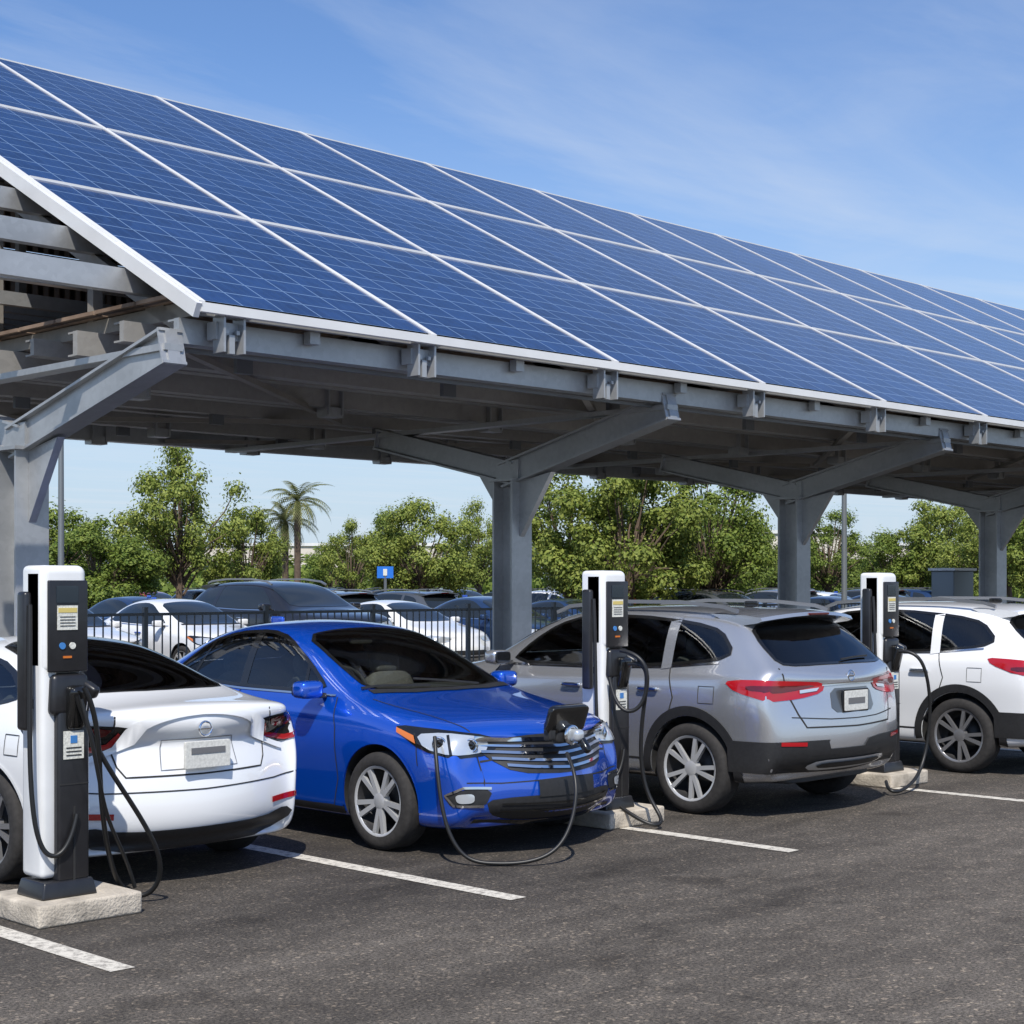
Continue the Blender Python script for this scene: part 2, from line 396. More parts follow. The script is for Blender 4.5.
    def strip(s,name,path,d,width,mat,mirror=True,off=.003,closed=False,step=.04):
        for sg in ((1,-1) if mirror else (1,)):
            D=Vector((d[0],d[1]*sg,d[2])).normalized(); Q=[Vector((p[0],p[1]*sg,p[2])) for p in path]
            if closed: Q.append(Q[0])
            pts=[]
            for i in range(len(Q)-1):
                k=max(1,int((Q[i+1]-Q[i]).length/step))
                for t in range(k): pts.append(Q[i]+(Q[i+1]-Q[i])*t/k)
            pts.append(Q[-1]); P=[];Nn=[];F=[];prev=None
            for i,p in enumerate(pts):
                a=pts[max(0,i-1)];b=pts[min(len(pts)-1,i+1)]; t=(b-a); t-=D*t.dot(D)
                if t.length<1e-6: continue
                sd=t.normalized().cross(D)
                h1=s.hit(p+sd*width/2,D);h2=s.hit(p-sd*width/2,D)
                if h1 is None or h2 is None: prev=None; continue
                k=len(P); P+= [h1[0]+h1[1]*off,h2[0]+h2[1]*off]; Nn+=[h1[1],h2[1]]
                if prev is not None:
                    g=[prev,prev+1,k+1,k]
                    if (P[g[1]]-P[g[0]]).cross(P[g[2]]-P[g[0]]).dot(D)>0: g.reverse()
                    F.append(g)
                prev=k
            if F: s._mk(name,P,Nn,F,mat)
    def add(s,name,v,f,mat,smooth=True):
        me=mesh(s.name+'_'+name,v,f,smooth); me.materials.append(mat)
        if smooth: me.set_sharp_from_angle(angle=math.radians(42))
        s.parts.append((name,me,None))
    def blob(s,name,c,sz,mat,bevel=.4,rot=None):
        bm=bmesh.new(); bmesh.ops.create_cube(bm,size=1)
        if bevel: bmesh.ops.bevel(bm,geom=bm.edges[:],offset=bevel,segments=4,affect='EDGES',profile=.6)
        Rm=Euler(rot).to_matrix() if rot else Matrix.Identity(3)
        me=bpy.data.meshes.new(s.name+'_'+name)
        for v in bm.verts: v.co=Rm@Vector((v.co.x*sz[0],v.co.y*sz[1],v.co.z*sz[2]))+Vector(c)
        bm.to_mesh(me); bm.free()
        for p in me.polygons: p.use_smooth=True
        me.set_sharp_from_angle(angle=math.radians(50))
        me.materials.append(mat); s.parts.append((name,me,None))
    def cabin(s,x0,x1,z0,dashx,dz,seats,shelf=None):
        s.cab=(x0,x1,z0)
        s.blob('dashboard',(dashx,0,dz-.08),(.42,1.30,.20),M['interior'],.25)
        s.blob('console',(dashx+.6,0,z0+.08),(.9,.22,.2),M['interior'],.2)
        for x in seats:
            for y in (-.37,.37):
                s.blob('seat_cushion',(x-.2,y,z0+.06),(.5,.46,.16),M['seat'],.3)
                s.blob('seat_back',(x+.12,y,z0+.32),(.16,.46,.58),M['seat'],.3,(0,.22,0))
                s.blob('headrest',(x+.21,y,z0+.68),(.10,.26,.17),M['seat'],.35,(0,.15,0))
        ring(s,'steering_wheel',(dashx+.32,.37,dz-.02),(.9,0,-.35),.18,.014,M['interior'])
        s.blob('inner_mirror',(dashx+.62,0,s.ztop-.14),(.03,.22,.06),M['interior'],.3)
    def finish(s,paint,wx,wy,wr,rimstyle='alloy',width=.22,spokes=5,archmat=None):
        bo=bpy.data.objects.new('b',s.me); COL.objects.link(bo)
        s.me.materials.clear()
        mats=[paint,M['seam'],M['interior']]
        for m_ in mats: s.me.materials.append(m_)
        cuts=[]
        def cutter(cm,mi):
            for m_ in mats: cm.materials.append(m_)
            for p in cm.polygons: p.material_index=mi
            co=bpy.data.objects.new('c',cm); COL.objects.link(co); cuts.append(co); return co
        inn=mesh('in',[c-n*.045 for c,n in zip(s.vc,s.vn)],s.pf); io=cutter(inn,2)
        x0,x1,z0=s.cab
        bm=bmesh.new(); bmesh.ops.create_cube(bm,size=1,matrix=Matrix.Translation(((x0+x1)/2,0,(z0+2.4)/2))@Matrix.Diagonal((x1-x0,3,2.4-z0,1)))
        bx=bpy.data.meshes.new('bx'); bm.to_mesh(bx); bm.free(); bxo=cutter(bx,2)
        md=io.modifiers.new('i','BOOLEAN'); md.object=bxo; md.operation='INTERSECT'; md.solver='EXACT'
        def sub(co):
            md=bo.modifiers.new('x','BOOLEAN'); md.object=co; md.operation='DIFFERENCE'; md.solver='EXACT'
        sub(io)
        for (P2,u,v,D,a,b) in s.prisms:
            n=len(P2); c=sum(P2,Vector((0,0)))/n
            Q=[q+(c-q).normalized()*.006 for q in P2]
            V=[u*q.x+v*q.y+D*a for q in Q]+[u*q.x+v*q.y+D*b for q in Q]
            F=[tuple(range(n)),tuple(range(2*n-1,n-1,-1))]+[(i,(i+1)%n,n+(i+1)%n,n+i) for i in range(n)]
            pm=mesh('pr',V,F); bm=bmesh.new(); bm.from_mesh(pm); bmesh.ops.recalc_face_normals(bm,faces=bm.faces); bm.to_mesh(pm); bm.free()
            sub(cutter(pm,2))
        for x in wx:
            for sg in (-1,1):
                bm=bmesh.new(); bmesh.ops.create_cone(bm,cap_ends=True,segments=48,radius1=wr+.045,radius2=wr+.045,depth=.5,matrix=Matrix.Translation((x,sg*(wy+.1),wr+.01))@Matrix.Rotation(math.pi/2,4,'X'))
                cm=bpy.data.meshes.new('c'); bm.to_mesh(cm); bm.free(); sub(cutter(cm,1))
        dg=bpy.context.evaluated_depsgraph_get(); me=bpy.data.meshes.new_from_object(bo.evaluated_get(dg))
        for c in cuts+[bo]: bpy.data.objects.remove(c)
        me.name=s.name+'_body'
        for p in me.polygons: p.use_smooth=True
        me.set_sharp_from_angle(angle=math.radians(40))
        s.parts.insert(0,('body',me,None))
        for x in wx:
            if archmat:
                path=[(x+math.cos(a)*(wr+.085),1,wr+.01+math.sin(a)*(wr+.085)) for a in [math.radians(t) for t in range(-22,203,6)]]
                s.strip('arch_cladding',path,(0,-1,0),.075,archmat,off=.010)
            else:
                path=[(x+math.cos(a)*(wr+.056),1,wr+.01+math.sin(a)*(wr+.056)) for a in [math.radians(t) for t in range(-10,191,6)]]
                s.strip('arch_lip',path,(0,-1,0),.018,paint,off=.007)
        R=wr;W=width
        prof=[(R*.70,-W*.44),(R*.745,-W*.5),(R*.88,-W*.5),(R*.965,-W*.44),(R,-W*.34),(R,W*.34),(R*.965,W*.44),(R*.88,W*.5),(R*.745,W*.5),(R*.70,W*.46)]
        tv,tf=lathe(prof,48); tm=mesh(s.name+'_tire',tv,[tuple(reversed(q)) for q in tf],True); tm.materials.append(M['tire'])
        rv,rf=lathe([(R*.665,-W*.43),(R*.68,-W*.455),(R*.72,-W*.475),(R*.735,-W*.45),(R*.725,-W*.42)],48)
        def addbox(cs):
            k=len(rv); rv.extend(cs); rf.extend([(k,k+3,k+2,k+1),(k+4,k+5,k+6,k+7),(k,k+1,k+5,k+4),(k+1,k+2,k+6,k+5),(k+2,k+3,k+7,k+6),(k+3,k,k+4,k+7)])
        def pt(a,r,t,y): return (r*math.cos(a)-t*math.sin(a),y,r*math.sin(a)+t*math.cos(a))
        for i in range(spokes):
            for da in (-1,1):
                a0=2*math.pi*i/spokes+da*.16; a1=2*math.pi*i/spokes+da*.20
                r0=R*.12;r1=R*.69; w0=.015;w1=.017
                addbox([pt(a0,r0,-w0,-W*.40),pt(a0,r0,w0,-W*.40),pt(a1,r1,w1,-W*.45),pt(a1,r1,-w1,-W*.45),pt(a0,r0,-w0,-W*.25),pt(a0,r0,w0,-W*.25),pt(a1,r1,w1,-W*.34),pt(a1,r1,-w1,-W*.34)])
        hv,hf=lathe([(0.001,-W*.43),(R*.11,-W*.43),(R*.17,-W*.40),(R*.19,-W*.2)],24)
        k=len(rv); rv.extend(hv); rf.extend([tuple(q+k for q in f) for f in hf])
        rm=mesh(s.name+'_rim',rv,rf,True); bm=bmesh.new(); bm.from_mesh(rm); bmesh.ops.recalc_face_normals(bm,faces=bm.faces); bm.to_mesh(rm); bm.free()
        for p in rm.polygons:p.use_smooth=True
        rm.set_sharp_from_angle(angle=math.radians(30)); rm.materials.append(M[rimstyle])
        dv,df=lathe([(0.001,W*.02),(R*.44,W*.02),(R*.45,.05),(R*.63,.06),(R*.66,-W*.3),(R*.70,-W*.42)],32); dm=mesh(s.name+'_disc',dv,df,True); dm.materials.append(M['alloy_d'])
        for i,x in enumerate(wx):
            for sg in (-1,1):
                T=Matrix.Translation((x,sg*wy,wr+.002))@(Matrix.Rotation(math.pi if sg>0 else 0,4,'Z'))@Matrix.Rotation(.4*i+.3*sg,4,'Y')
                s.parts+= [('tire',tm,T),('rim',rm,T),('brake_disc',dm,T)]
    def place(s,name,l,rz,paint=None,scale=1,lod=False,ws=1):
        e=empty(name,l,rz); e.scale=(scale,scale*ws,scale)
        for nm,me,T in s.parts:
            if lod and any(q in nm for q in ('seam','text','seat','headrest','dashboard','steering','inner_mirror','console','projector','fog','cable','port_','connector','window_seal','b_pillar','fuel','wiper','divider','crease')): continue
            o=bpy.data.objects.new(nm,me); COL.objects.link(o); o.parent=e
            if T is not None: o.matrix_local=T
            if paint and nm in('body','mirror_shell','spoiler','c_pillar','arch_lip','spoiler_lip'):
                o.material_slots[0].link='OBJECT'; o.material_slots[0].material=paint
            if lod and nm in GLASS:
                o.material_slots[0].link='OBJECT'; o.material_slots[0].material=M['glass_b']
        return e
def side(*p): return [(x,1,z) for x,z in p]
def face(*p): return [(0,y,z) for y,z in p]
def sym(*p): return [(0,y,z) for y,z in p]+[(0,-y,z) for y,z in reversed(p)]
def sym3(*p): return list(p)+[(x,-y,z) for x,y,z in reversed(p)]
SD=(0,-1,0); FR=(1,0,0); RE=(-1,0,0)
def ring(s,name,c,d,r,rr,mat,n=28):
    c=Vector(c); D=Vector(d).normalized(); u=D.cross(Vector((0,0,1))).normalized(); v=u.cross(D)
    pts=[c+u*math.cos(2*math.pi*i/n)*r+v*math.sin(2*math.pi*i/n)*r for i in range(n)]
    V=[];F=[]
    for i in range(n):
        rd=(pts[i]-c).normalized()
        for k in range(8):
            a=2*math.pi*k/8; V.append(pts[i]+rd*math.cos(a)*rr+D*math.sin(a)*rr)
    for i in range(n):
        j=(i+1)%n
        for k in range(8): F.append((i*8+k,i*8+(k+1)%8,j*8+(k+1)%8,j*8+k))
    s.add(name,V,F,mat)
def beampoly(pts,w,h):
    V=[];F=[]
    for i,p in enumerate(pts):
        a=Vector(pts[max(0,i-1)]);b=Vector(pts[min(len(pts)-1,i+1)]); t=(b-a).normalized(); sd=t.cross(Vector((0,0,1))).normalized(); up=sd.cross(t)
        for s1,s2 in((-1,-1),(1,-1),(1,1),(-1,1)): V.append(Vector(p)+sd*s1*w/2+up*s2*h/2)
    for i in range(len(pts)-1):
        for k in range(4): F.append((i*4+k,i*4+(k+1)%4,i*4+4+(k+1)%4,i*4+4+k))
    F.append((3,2,1,0)); n=len(pts)*4; F.append((n-4,n-3,n-2,n-1)); return V,F
def mirrors(c,x,y,z,mat):
    for sg in(1,-1):
        c.blob('mirror_shell',(x,sg*(y+.10),z),(.15,.20,.125),mat,.35)
        c.blob('mirror_glass',(x+.07,sg*(y+.10),z),(.02,.17,.10),M['gloss'],.3)
        c.blob('mirror_arm',(x+.01,sg*(y),z-.045),(.08,.10,.035),M['plastic'],.2)
# ---------------- blue sedan
bs=[(0,.24,.68,.67,.56,.74,.775),(.10,.19,.80,.735,.63,.81,.85),(.40,.17,.87,.83,.67,.885,.925),(.95,.17,.885,.91,.69,.96,1.0),
(1.28,.17,.89,.95,.705,1.01,1.045),(1.72,.17,.89,.965,.655,1.24,1.285),(2.12,.17,.89,.98,.605,1.425,1.475),(2.6,.17,.89,.99,.59,1.475,1.525),
(3.1,.17,.89,1.005,.58,1.45,1.50),(3.55,.17,.885,1.025,.56,1.32,1.37),(3.95,.18,.87,1.03,.56,1.13,1.17),(4.22,.22,.80,1.0,.58,1.05,1.08),(4.35,.28,.72,.90,.56,.96,.98)]
dn=[.10,.02,0,.015,.05,.09,.12,.15]; dt=[.12,.03,0,0,.02,.04,.05,.06]
B=Car('blue_sedan',bs,dn,dt,.26,.22); B.ztop=1.5
B.patch('side_glass',side((1.60,1.03),(2.6,1.035),(3.42,1.07),(3.58,1.12),(3.30,1.33),(2.95,1.415),(2.55,1.435),(2.28,1.39),(1.92,1.22)),SD,M['glass_side'],rnd=1)
B.strip('window_trim',side((1.52,1.008),(2.6,1.014),(3.45,1.046),(3.63,1.10)),SD,.014,M['chrome'],off=.006)
B.strip('b_pillar',side((2.60,1.035),(2.64,1.43)),SD,.085,M['gloss'],off=.006)
B.strip('c_divider',side((3.28,1.05),(3.20,1.37)),SD,.035,M['gloss'],off=.006)
B.strip('a_divider',side((1.86,1.03),(1.92,1.22)),SD,.03,M['gloss'],off=.006)
B.patch('windshield',sym3((1.20,.0,1.04),(1.24,.35,1.04),(1.34,.64,1.04),(1.72,.615,1.27),(2.10,.555,1.455),(2.13,.25,1.475)),(.6,0,-.8),M['glass'],False,rnd=1)
B.patch('rear_glass',sym3((3.98,.50,1.14),(3.6,.52,1.34),(3.3,.50,1.45)),(-.6,0,-.8),M['glass_side'],False,rnd=1)
B.patch('cowl',sym3((1.13,.0,1.04),(1.16,.35,1.04),(1.27,.66,1.0),(1.33,.66,1.04),(1.235,.35,1.04),(1.195,0,1.04)),(.2,0,-1),M['plastic'],False,off=.006,rnd=0)
for sgn in (.28,-.20):
    h1=[B.hit(Vector((1.22+.10*t,sgn+.40*t-.1,0)),Vector((0,0,-1)))[0]+Vector((0,0,.022)) for t in (0,.33,.66,1,1.3)]
    B.add('wiper',*beampoly([tuple(q) for q in h1],.018,.014),M['plastic'])
B.patch('grille',sym((0,.79),(.30,.785),(.60,.75),(.56,.66),(.40,.55),(0,.53)),FR,M['plastic'],False,off=.004,rnd=1)
for k,(z,w) in enumerate(((.760,.62),(.715,.62),(.670,.58),(.625,.52),(.580,.44))):
    B.strip('grille_bar',face((-w,z+.020),(-w*.6,z+.002),(0,z-.014),(w*.6,z+.002),(w,z+.020)),FR,.017 if k else .026,M['chrome'],False,off=.014)
B.patch('lower_intake',sym((0,.40),(.40,.40),(.60,.38),(.56,.29),(.40,.24),(0,.23)),FR,M['plastic'],False,rnd=1)
B.patch('number_plate_holder',sym((0,.50),(.26,.50),(.26,.39),(0,.39)),FR,M['plastic'],False,rnd=0,off=.012)
for z in (.30,.345): B.strip('intake_bar',face((-.5,z+.01),(0,z),(.5,z+.01)),FR,.010,M['gloss'],False,off=.010)
B.strip('lip',face((-.66,.25),(-.3,.225),(0,.22),(.3,.225),(.66,.25)),FR,.03,M['gloss'],False,off=.01)
B.strip('bumper_crease',sym((.72,.50),(.5,.49),(0,.505)),FR,.008,M['seam'],False)  # dark strip paints a crease's shade on the smooth front bumper
CD=(1,-1,0)
def cr(x,y,z): return (x,y,z)
B.patch('headlight',[cr(.13,.55,.74),cr(.18,.60,.665),cr(.32,.78,.655),cr(.55,.86,.70),cr(.78,.86,.80),cr(.80,.86,.855),cr(.40,.80,.835),cr(.20,.60,.80)],CD,M['gloss'],rnd=1)
B.patch('headlight_lens',[cr(.19,.60,.745),cr(.20,.62,.685),cr(.34,.79,.675),cr(.52,.86,.715),cr(.60,.86,.80),cr(.40,.80,.815),cr(.22,.64,.79)],CD,M['lens'],rnd=1,off=.009)
for (a,b,z) in ((.25,.70,.735),(.42,.82,.75)):
    h=B.hit(Vector((a,b,z)),Vector(CD).normalized())
    p=h[0]
    for sg in (1,-1):
        ring(B,'projector',(p[0]-.006,sg*(p[1]+.006),p[2]),(1,-sg,0),.040,.008,M['chrome'])
        ring(B,'projector_core',(p[0]-.006,sg*(p[1]+.006),p[2]),(1,-sg,0),.014,.016,M['gloss'])
B.strip('headlight_divider',[cr(.33,.80,.68),cr(.36,.80,.80)],CD,.018,M['gloss'],off=.011)
B.patch('turn_signal',[cr(.62,.86,.79),cr(.60,.86,.74),cr(.79,.86,.805),cr(.79,.86,.835)],CD,M['amber'],rnd=0,off=.011)
B.patch('fog_recess',[cr(.12,.62,.45),cr(.16,.66,.34),cr(.32,.80,.34),cr(.38,.82,.42),cr(.25,.78,.47)],CD,M['plastic'],rnd=1)
B.strip('fog_chrome',[cr(.14,.62,.46),cr(.25,.77,.47),cr(.36,.82,.42),cr(.30,.80,.355),cr(.16,.67,.345)],CD,.016,M['chrome'],off=.010)
B.patch('fog_lamp',[cr(.22,.70,.43),cr(.22,.70,.37),cr(.30,.77,.37),cr(.31,.78,.43)],CD,M['lens'],rnd=2,off=.012)
B.strip('hood_seam',[(.22,.60,.85),(.5,.66,.9),(.9,.70,.95),(1.2,.72,1.0)],(0,0,-1),.008,M['seam'])
B.strip('hood_edge_seam',[(.20,-.60,.85),(.12,-.3,.8),(.10,0,.8),(.12,.3,.8),(.20,.60,.85)],(.3,0,-1),.008,M['seam'],False)
B.strip('door_seam',side((1.50,1.0),(1.42,.8),(1.40,.45),(1.46,.26),(2.5,.235),(2.58,.4),(2.62,1.02)),SD,.009,M['seam'])
B.strip('door_seam',side((2.60,.235),(3.15,.25),(3.30,.5),(3.52,.75),(3.50,1.04)),SD,.009,M['seam'])
B.strip('sill',side((1.35,.235),(3.2,.235)),SD,.05,M['plastic'],off=.006)
B.strip('bumper_seam',side((.66,.84),(.60,.72),(.58,.60)),SD,.008,M['seam'])
for x in (2.42,3.38):
    for sg in (1,-1): B.blob('door_handle',(x,sg*.892,.875),(.19,.035,.028),M['blue'],.25)
mirrors(B,1.62,.86,1.055,M['blue'])
B.patch('tail_light',[(4.28,.5,.90),(4.28,.5,.78),(4.15,.75,.80),(3.95,.85,.86),(3.98,.85,.95),(4.2,.7,.95)],(-1,-1,0),M['redl'],rnd=1)
B.blob('antenna_fin',(3.25,0,1.50),(.16,.035,.06),M['blue'],.3)
B.blob('port_recess',(.01,0.06,.80),(.06,.22,.13),M['plastic'],.25)
B.blob('port_flap',(-.03,.09,.90),(.05,.36,.19),M['gloss'],.2,(0,-.35,0))
B.blob('port_hinge',(.0,.22,.82),(.06,.06,.12),M['plastic'],.2)
ring(B,'port_ring',(-.040,.05,.79),(1,0,0),.056,.013,M['chrome'])
B.blob('connector_head',(-.07,.05,.79),(.12,.085,.085),M['lens'],.4)
B.blob('connector_grip',(-.13,.03,.735),(.14,.05,.05),M['gloss'],.35,(0,-.85,0))
B.cabin(1.30,3.80,.50,1.58,1.03,(2.15,3.05))
B.finish(M['blue'],(.97,3.55),.775,.33,'alloy')
blue=B.place('blue_sedan_car',(7.95,7.38,0),math.pi/2)
# ---------------- white sedan
ws=[(0,.24,.68,.60,.55,.66,.68),(.12,.17,.80,.66,.62,.74,.76),(.45,.16,.88,.76,.66,.82,.85),(.95,.16,.91,.86,.70,.90,.93),(1.3,.16,.915,.91,.70,.96,.99),
(1.8,.16,.915,.93,.63,1.22,1.26),(2.25,.16,.915,.95,.58,1.375,1.42),(2.7,.16,.915,.96,.57,1.41,1.46),(3.2,.16,.915,.98,.56,1.36,1.415),(3.65,.16,.915,1.0,.57,1.225,1.285),
(4.05,.17,.905,1.01,.63,1.085,1.125),(4.38,.19,.87,1.0,.69,1.045,1.075),(4.57,.21,.82,.97,.70,1.04,1.075),(4.60,.26,.77,.84,.67,.93,.95)]
W=Car('white_sedan',ws,dn,[.10,.0,-.03,.0,.05,.07,.03,.0],.26,.20); W.ztop=1.44
W.patch('side_glass',side((1.62,1.0),(2.6,1.01),(3.5,1.05),(3.75,1.10),(3.35,1.27),(2.95,1.345),(2.5,1.37),(2.25,1.33),(1.95,1.18)),SD,M['glass_side'],rnd=1)
W.strip('b_pillar',side((2.65,1.0),(2.7,1.38)),SD,.07,M['gloss'],off=.006)
W.patch('windshield',sym3((1.24,0,.99),(1.34,.62,.99),(1.8,.59,1.25),(2.2,.53,1.41)),(.6,0,-.8),M['glass'],False,rnd=1)
W.patch('rear_glass',sym3((4.08,0,1.12),(4.02,.40,1.12),(3.95,.575,1.12),(3.65,.535,1.25),(3.3,.49,1.36),(3.0,.46,1.41),(2.95,0,1.44)),(-.5,0,-.87),M['glass_priv'],False,rnd=1)
W.patch('roof_glass',sym3((2.9,.44,1.4),(2.35,.44,1.4),(2.30,0,1.4)),(0,0,-1),M['gloss'],False,rnd=1)
W.strip('spoiler_lip',[(4.6,.70,1.03),(4.6,.45,1.05),(4.6,0,1.06),(4.6,-.45,1.05),(4.6,-.70,1.03)],(-.6,0,-.8),.03,M['white'],False,off=.016)
W.patch('tail_light',[(4.5,.42,.955),(4.5,.44,.91),(4.5,.60,.82),(4.45,.74,.78),(4.25,.87,.84),(4.02,.9,.92),(4.06,.9,.985),(4.35,.85,.99)],(-1,-.8,0),M['gloss'],rnd=1)
W.strip('tail_light_red',[(4.5,.52,.915),(4.5,.62,.845),(4.42,.76,.815),(4.2,.88,.865)],(-1,-.8,0),.034,M['redl'],off=.009)
W.patch('tail_inner',[(4.5,.56,.955),(4.5,.64,.90),(4.40,.80,.895),(4.15,.9,.93),(4.2,.88,.965)],(-1,-.8,0),M['redd'],rnd=1,off=.007)
W.strip('trunk_seam',[(4.6,.55,1.02),(4.6,.56,.9),(4.6,.52,.72),(4.6,.48,.66),(4.6,0,.655)],RE,.010,M['seam'])
W.strip('plate_recess_edge_seam',sym((.25,.865),(.27,.69)),RE,.006,M['alloy_g'],False,closed=True)
W.blob('license_plate',(4.625,0,.775),(.02,.32,.16),M['plate'],.05)
W.blob('plate_text',(4.638,0,.80),(.004,.24,.035),M['alloy_g'],.0)
ring(W,'emblem_ring',(4.605,0,.925),(1,0,0),.042,.007,M['chrome'])
W.blob('emblem_bar',(4.605,0,.925),(.01,.07,.012),M['chrome'],.1)
W.patch('diffuser',sym((0,.345),(.50,.345),(.70,.39),(.78,.34),(.60,.22),(0,.22)),RE,M['plastic'],False,rnd=1,off=.008)
W.strip('bumper_crease',sym((.85,.60),(.6,.575),(0,.565)),RE,.008,M['seam'],False)  # painted shadow line across the rear bumper, no fold modelled
W.strip('reflector',[(4.5,.56,.44),(4.45,.80,.455)],(-1,-.8,0),.035,M['redl'],off=.008)
W.strip('door_seam',side((1.5,.98),(1.42,.8),(1.42,.4),(1.5,.25),(2.6,.23),(2.66,.4),(2.68,1.0)),SD,.009,M['seam'])
W.strip('door_seam',side((2.7,.23),(3.3,.25),(3.45,.5),(3.65,.75),(3.62,1.0)),SD,.009,M['seam'])
W.strip('sill',side((1.35,.22),(3.25,.22)),SD,.05,M['plastic'],off=.006)
W.strip('fuel_door',side((3.85,.90),(4.0,.90),(4.0,.78),(3.85,.78)),SD,.006,M['seam'],closed=True)
for x in (2.5,3.5):
    for sg in (1,-1): W.blob('door_handle',(x,sg*.918,.86),(.19,.03,.026),M['white'],.25)
W.patch('headlight',[(.13,.5,.68),(.16,.6,.58),(.35,.8,.60),(.6,.88,.70),(.45,.8,.74)],(1,-1,0),M['lens'],rnd=1)
W.patch('front_intake',sym((0,.42),(.5,.42),(.6,.28),(0,.25)),FR,M['plastic'],False,rnd=1)
mirrors(W,1.62,.87,1.02,M['white'])
W.cabin(1.35,3.95,.48,1.6,.98,(2.2,3.05))
W.finish(M['white'],(.97,3.68),.80,.335,'alloy_g')
white=W.place('white_sedan_car',(5.58,8.18+4.6,0),-math.pi/2)
# ---------------- SUV
ss=[(0,.34,.70,.80,.58,.88,.90),(.12,.28,.84,.88,.66,.95,.98),(.45,.26,.91,.97,.70,1.03,1.06),(.95,.25,.93,1.02,.72,1.08,1.11),(1.25,.25,.93,1.05,.73,1.12,1.15),
(1.65,.25,.93,1.06,.685,1.36,1.40),(2.0,.25,.93,1.07,.65,1.52,1.57),(2.5,.25,.93,1.085,.64,1.575,1.62),(3.2,.25,.93,1.105,.63,1.575,1.62),(3.75,.25,.93,1.13,.62,1.545,1.595),
(4.02,.25,.925,1.14,.61,1.47,1.54),(4.33,.27,.90,1.12,.66,1.20,1.24),(4.47,.30,.86,1.08,.70,1.13,1.16),(4.55,.36,.80,1.00,.68,1.05,1.07)]
def make_suv(nm,paint,tail,rim):
    S=Car(nm,ss,dn,[.10,.0,-.05,-.02,.02,.03,.03,.03],.24,.18); S.ztop=1.6
    S.patch('side_glass',side((1.62,1.12),(2.6,1.125),(3.35,1.15),(3.85,1.20),(3.98,1.26),(3.80,1.42),(3.5,1.48),(2.9,1.525),(2.3,1.51),(2.05,1.44),(1.82,1.30)),SD,M['glass_side'],rnd=1)
    S.strip('b_pillar',side((2.56,1.11),(2.60,1.53)),SD,.09,M['gloss'],off=.006)
    S.strip('c_pillar',side((3.38,1.12),(3.32,1.53)),SD,.10,paint,off=.006)
    S.strip('window_trim',side((1.55,1.10),(2.6,1.105),(3.35,1.13),(3.88,1.18)),SD,.016,M['chrome'],off=.006)
    S.patch('windshield',sym3((1.2,0,1.15),(1.30,.66,1.15),(1.65,.64,1.38),(1.98,.60,1.55)),(.6,0,-.8),M['glass'],False,rnd=1)
    S.patch('rear_glass',[(4.45,0,1.185),(4.42,.50,1.19),(4.38,.665,1.215),(4.2,.645,1.36),(4.05,.58,1.475),(4.03,.3,1.50),(4.03,-.3,1.50),(4.05,-.58,1.475),(4.2,-.645,1.36),(4.38,-.665,1.215),(4.42,-.50,1.19)],(-.85,0,-.5),M['glass_priv'],False,rnd=1)
    V=[];F=[];ny=9
    for k in range(ny):
        y=-.60+1.2*k/(ny-1); c=(y/.60)**2
        for (x,z) in ((3.72,1.598),(4.06,1.590),(4.20,1.572),(4.215,1.545),(4.17,1.530),(3.95,1.50)): V.append((x-.10*c,y,z-.045*c))
    for k in range(ny-1):
        for q in range(6): F.append((k*6+q,k*6+(q+1)%6,(k+1)*6+(q+1)%6,(k+1)*6+q))
    F.append(tuple(range(6))); F.append(tuple(range((ny-1)*6,ny*6)))
    S.add('spoiler',V,F,paint)
    me=S.parts[-1][1]; bm=bmesh.new(); bm.from_mesh(me); bmesh.ops.recalc_face_normals(bm,faces=bm.faces); bm.to_mesh(me); bm.free()
    S.blob('brake_lamp',(4.208,0,1.555),(.02,.26,.016),M['redd'],.1)
    RC=(-1,-.8,0)
    S.patch('tail_light',tail,RC,M['redl'],rnd=1,off=.006)
    S.patch('tail_dark',[(4.55,.44,1.015),(4.5,.62,.985),(4.40,.78,.965),(4.2,.9,.99),(4.2,.9,1.02),(4.4,.8,1.02)],RC,M['redd'],rnd=1,off=.011)
    S.patch('reverse_lens',[(4.55,.44,.995),(4.55,.47,.97),(4.5,.62,.955),(4.5,.62,.98)],RC,M['lens'],rnd=0,off=.013)
    S.strip('hatch_seam',[(4.5,.70,1.15),(4.5,.68,1.0),(4.5,.60,.80),(4.5,.54,.70),(4.5,0,.69)],RE,.012,M['seam'])
    S.strip('hatch_chrome',sym((.34,1.015),(0,1.025)),RE,.018,M['chrome'],False,off=.008)
    S.strip('hatch_crease',sym((.66,.78),(.3,.755),(0,.75)),RE,.008,M['seam'],False)  # hatch fold drawn only as a dark painted line of shade
    S.patch('plate_recess',sym((0,.985),(.26,.985),(.28,.80),(0,.80)),RE,M['grey_paint'],False,rnd=1,off=.003)
    h=S.hit(Vector((0,0,.885)),Vector(RE))[0]
    S.blob('license_plate',(h.x+.015,0,.885),(.02,.31,.155),M['plate'],.05)
    S.blob('plate_frame',(h.x+.010,0,.885),(.02,.335,.178),M['gloss'],.05)
    S.blob('plate_text',(h.x+.027,0,.885),(.004,.22,.045),M['alloy_g'],.0)
    h=S.hit(Vector((0,0,1.075)),Vector(RE))[0]
    ring(S,'emblem_ring',(h.x+.004,0,1.075),(1,0,0),.04,.007,M['chrome'])
    S.blob('emblem_bar',(h.x+.004,0,1.075),(.01,.07,.012),M['chrome'],.1)
    S.patch('bumper_cladding',sym((0,.53),(.55,.53),(.80,.60),(.90,.60),(.88,.36),(0,.34)),RE,M['plastic'],False,rnd=0,off=.008)
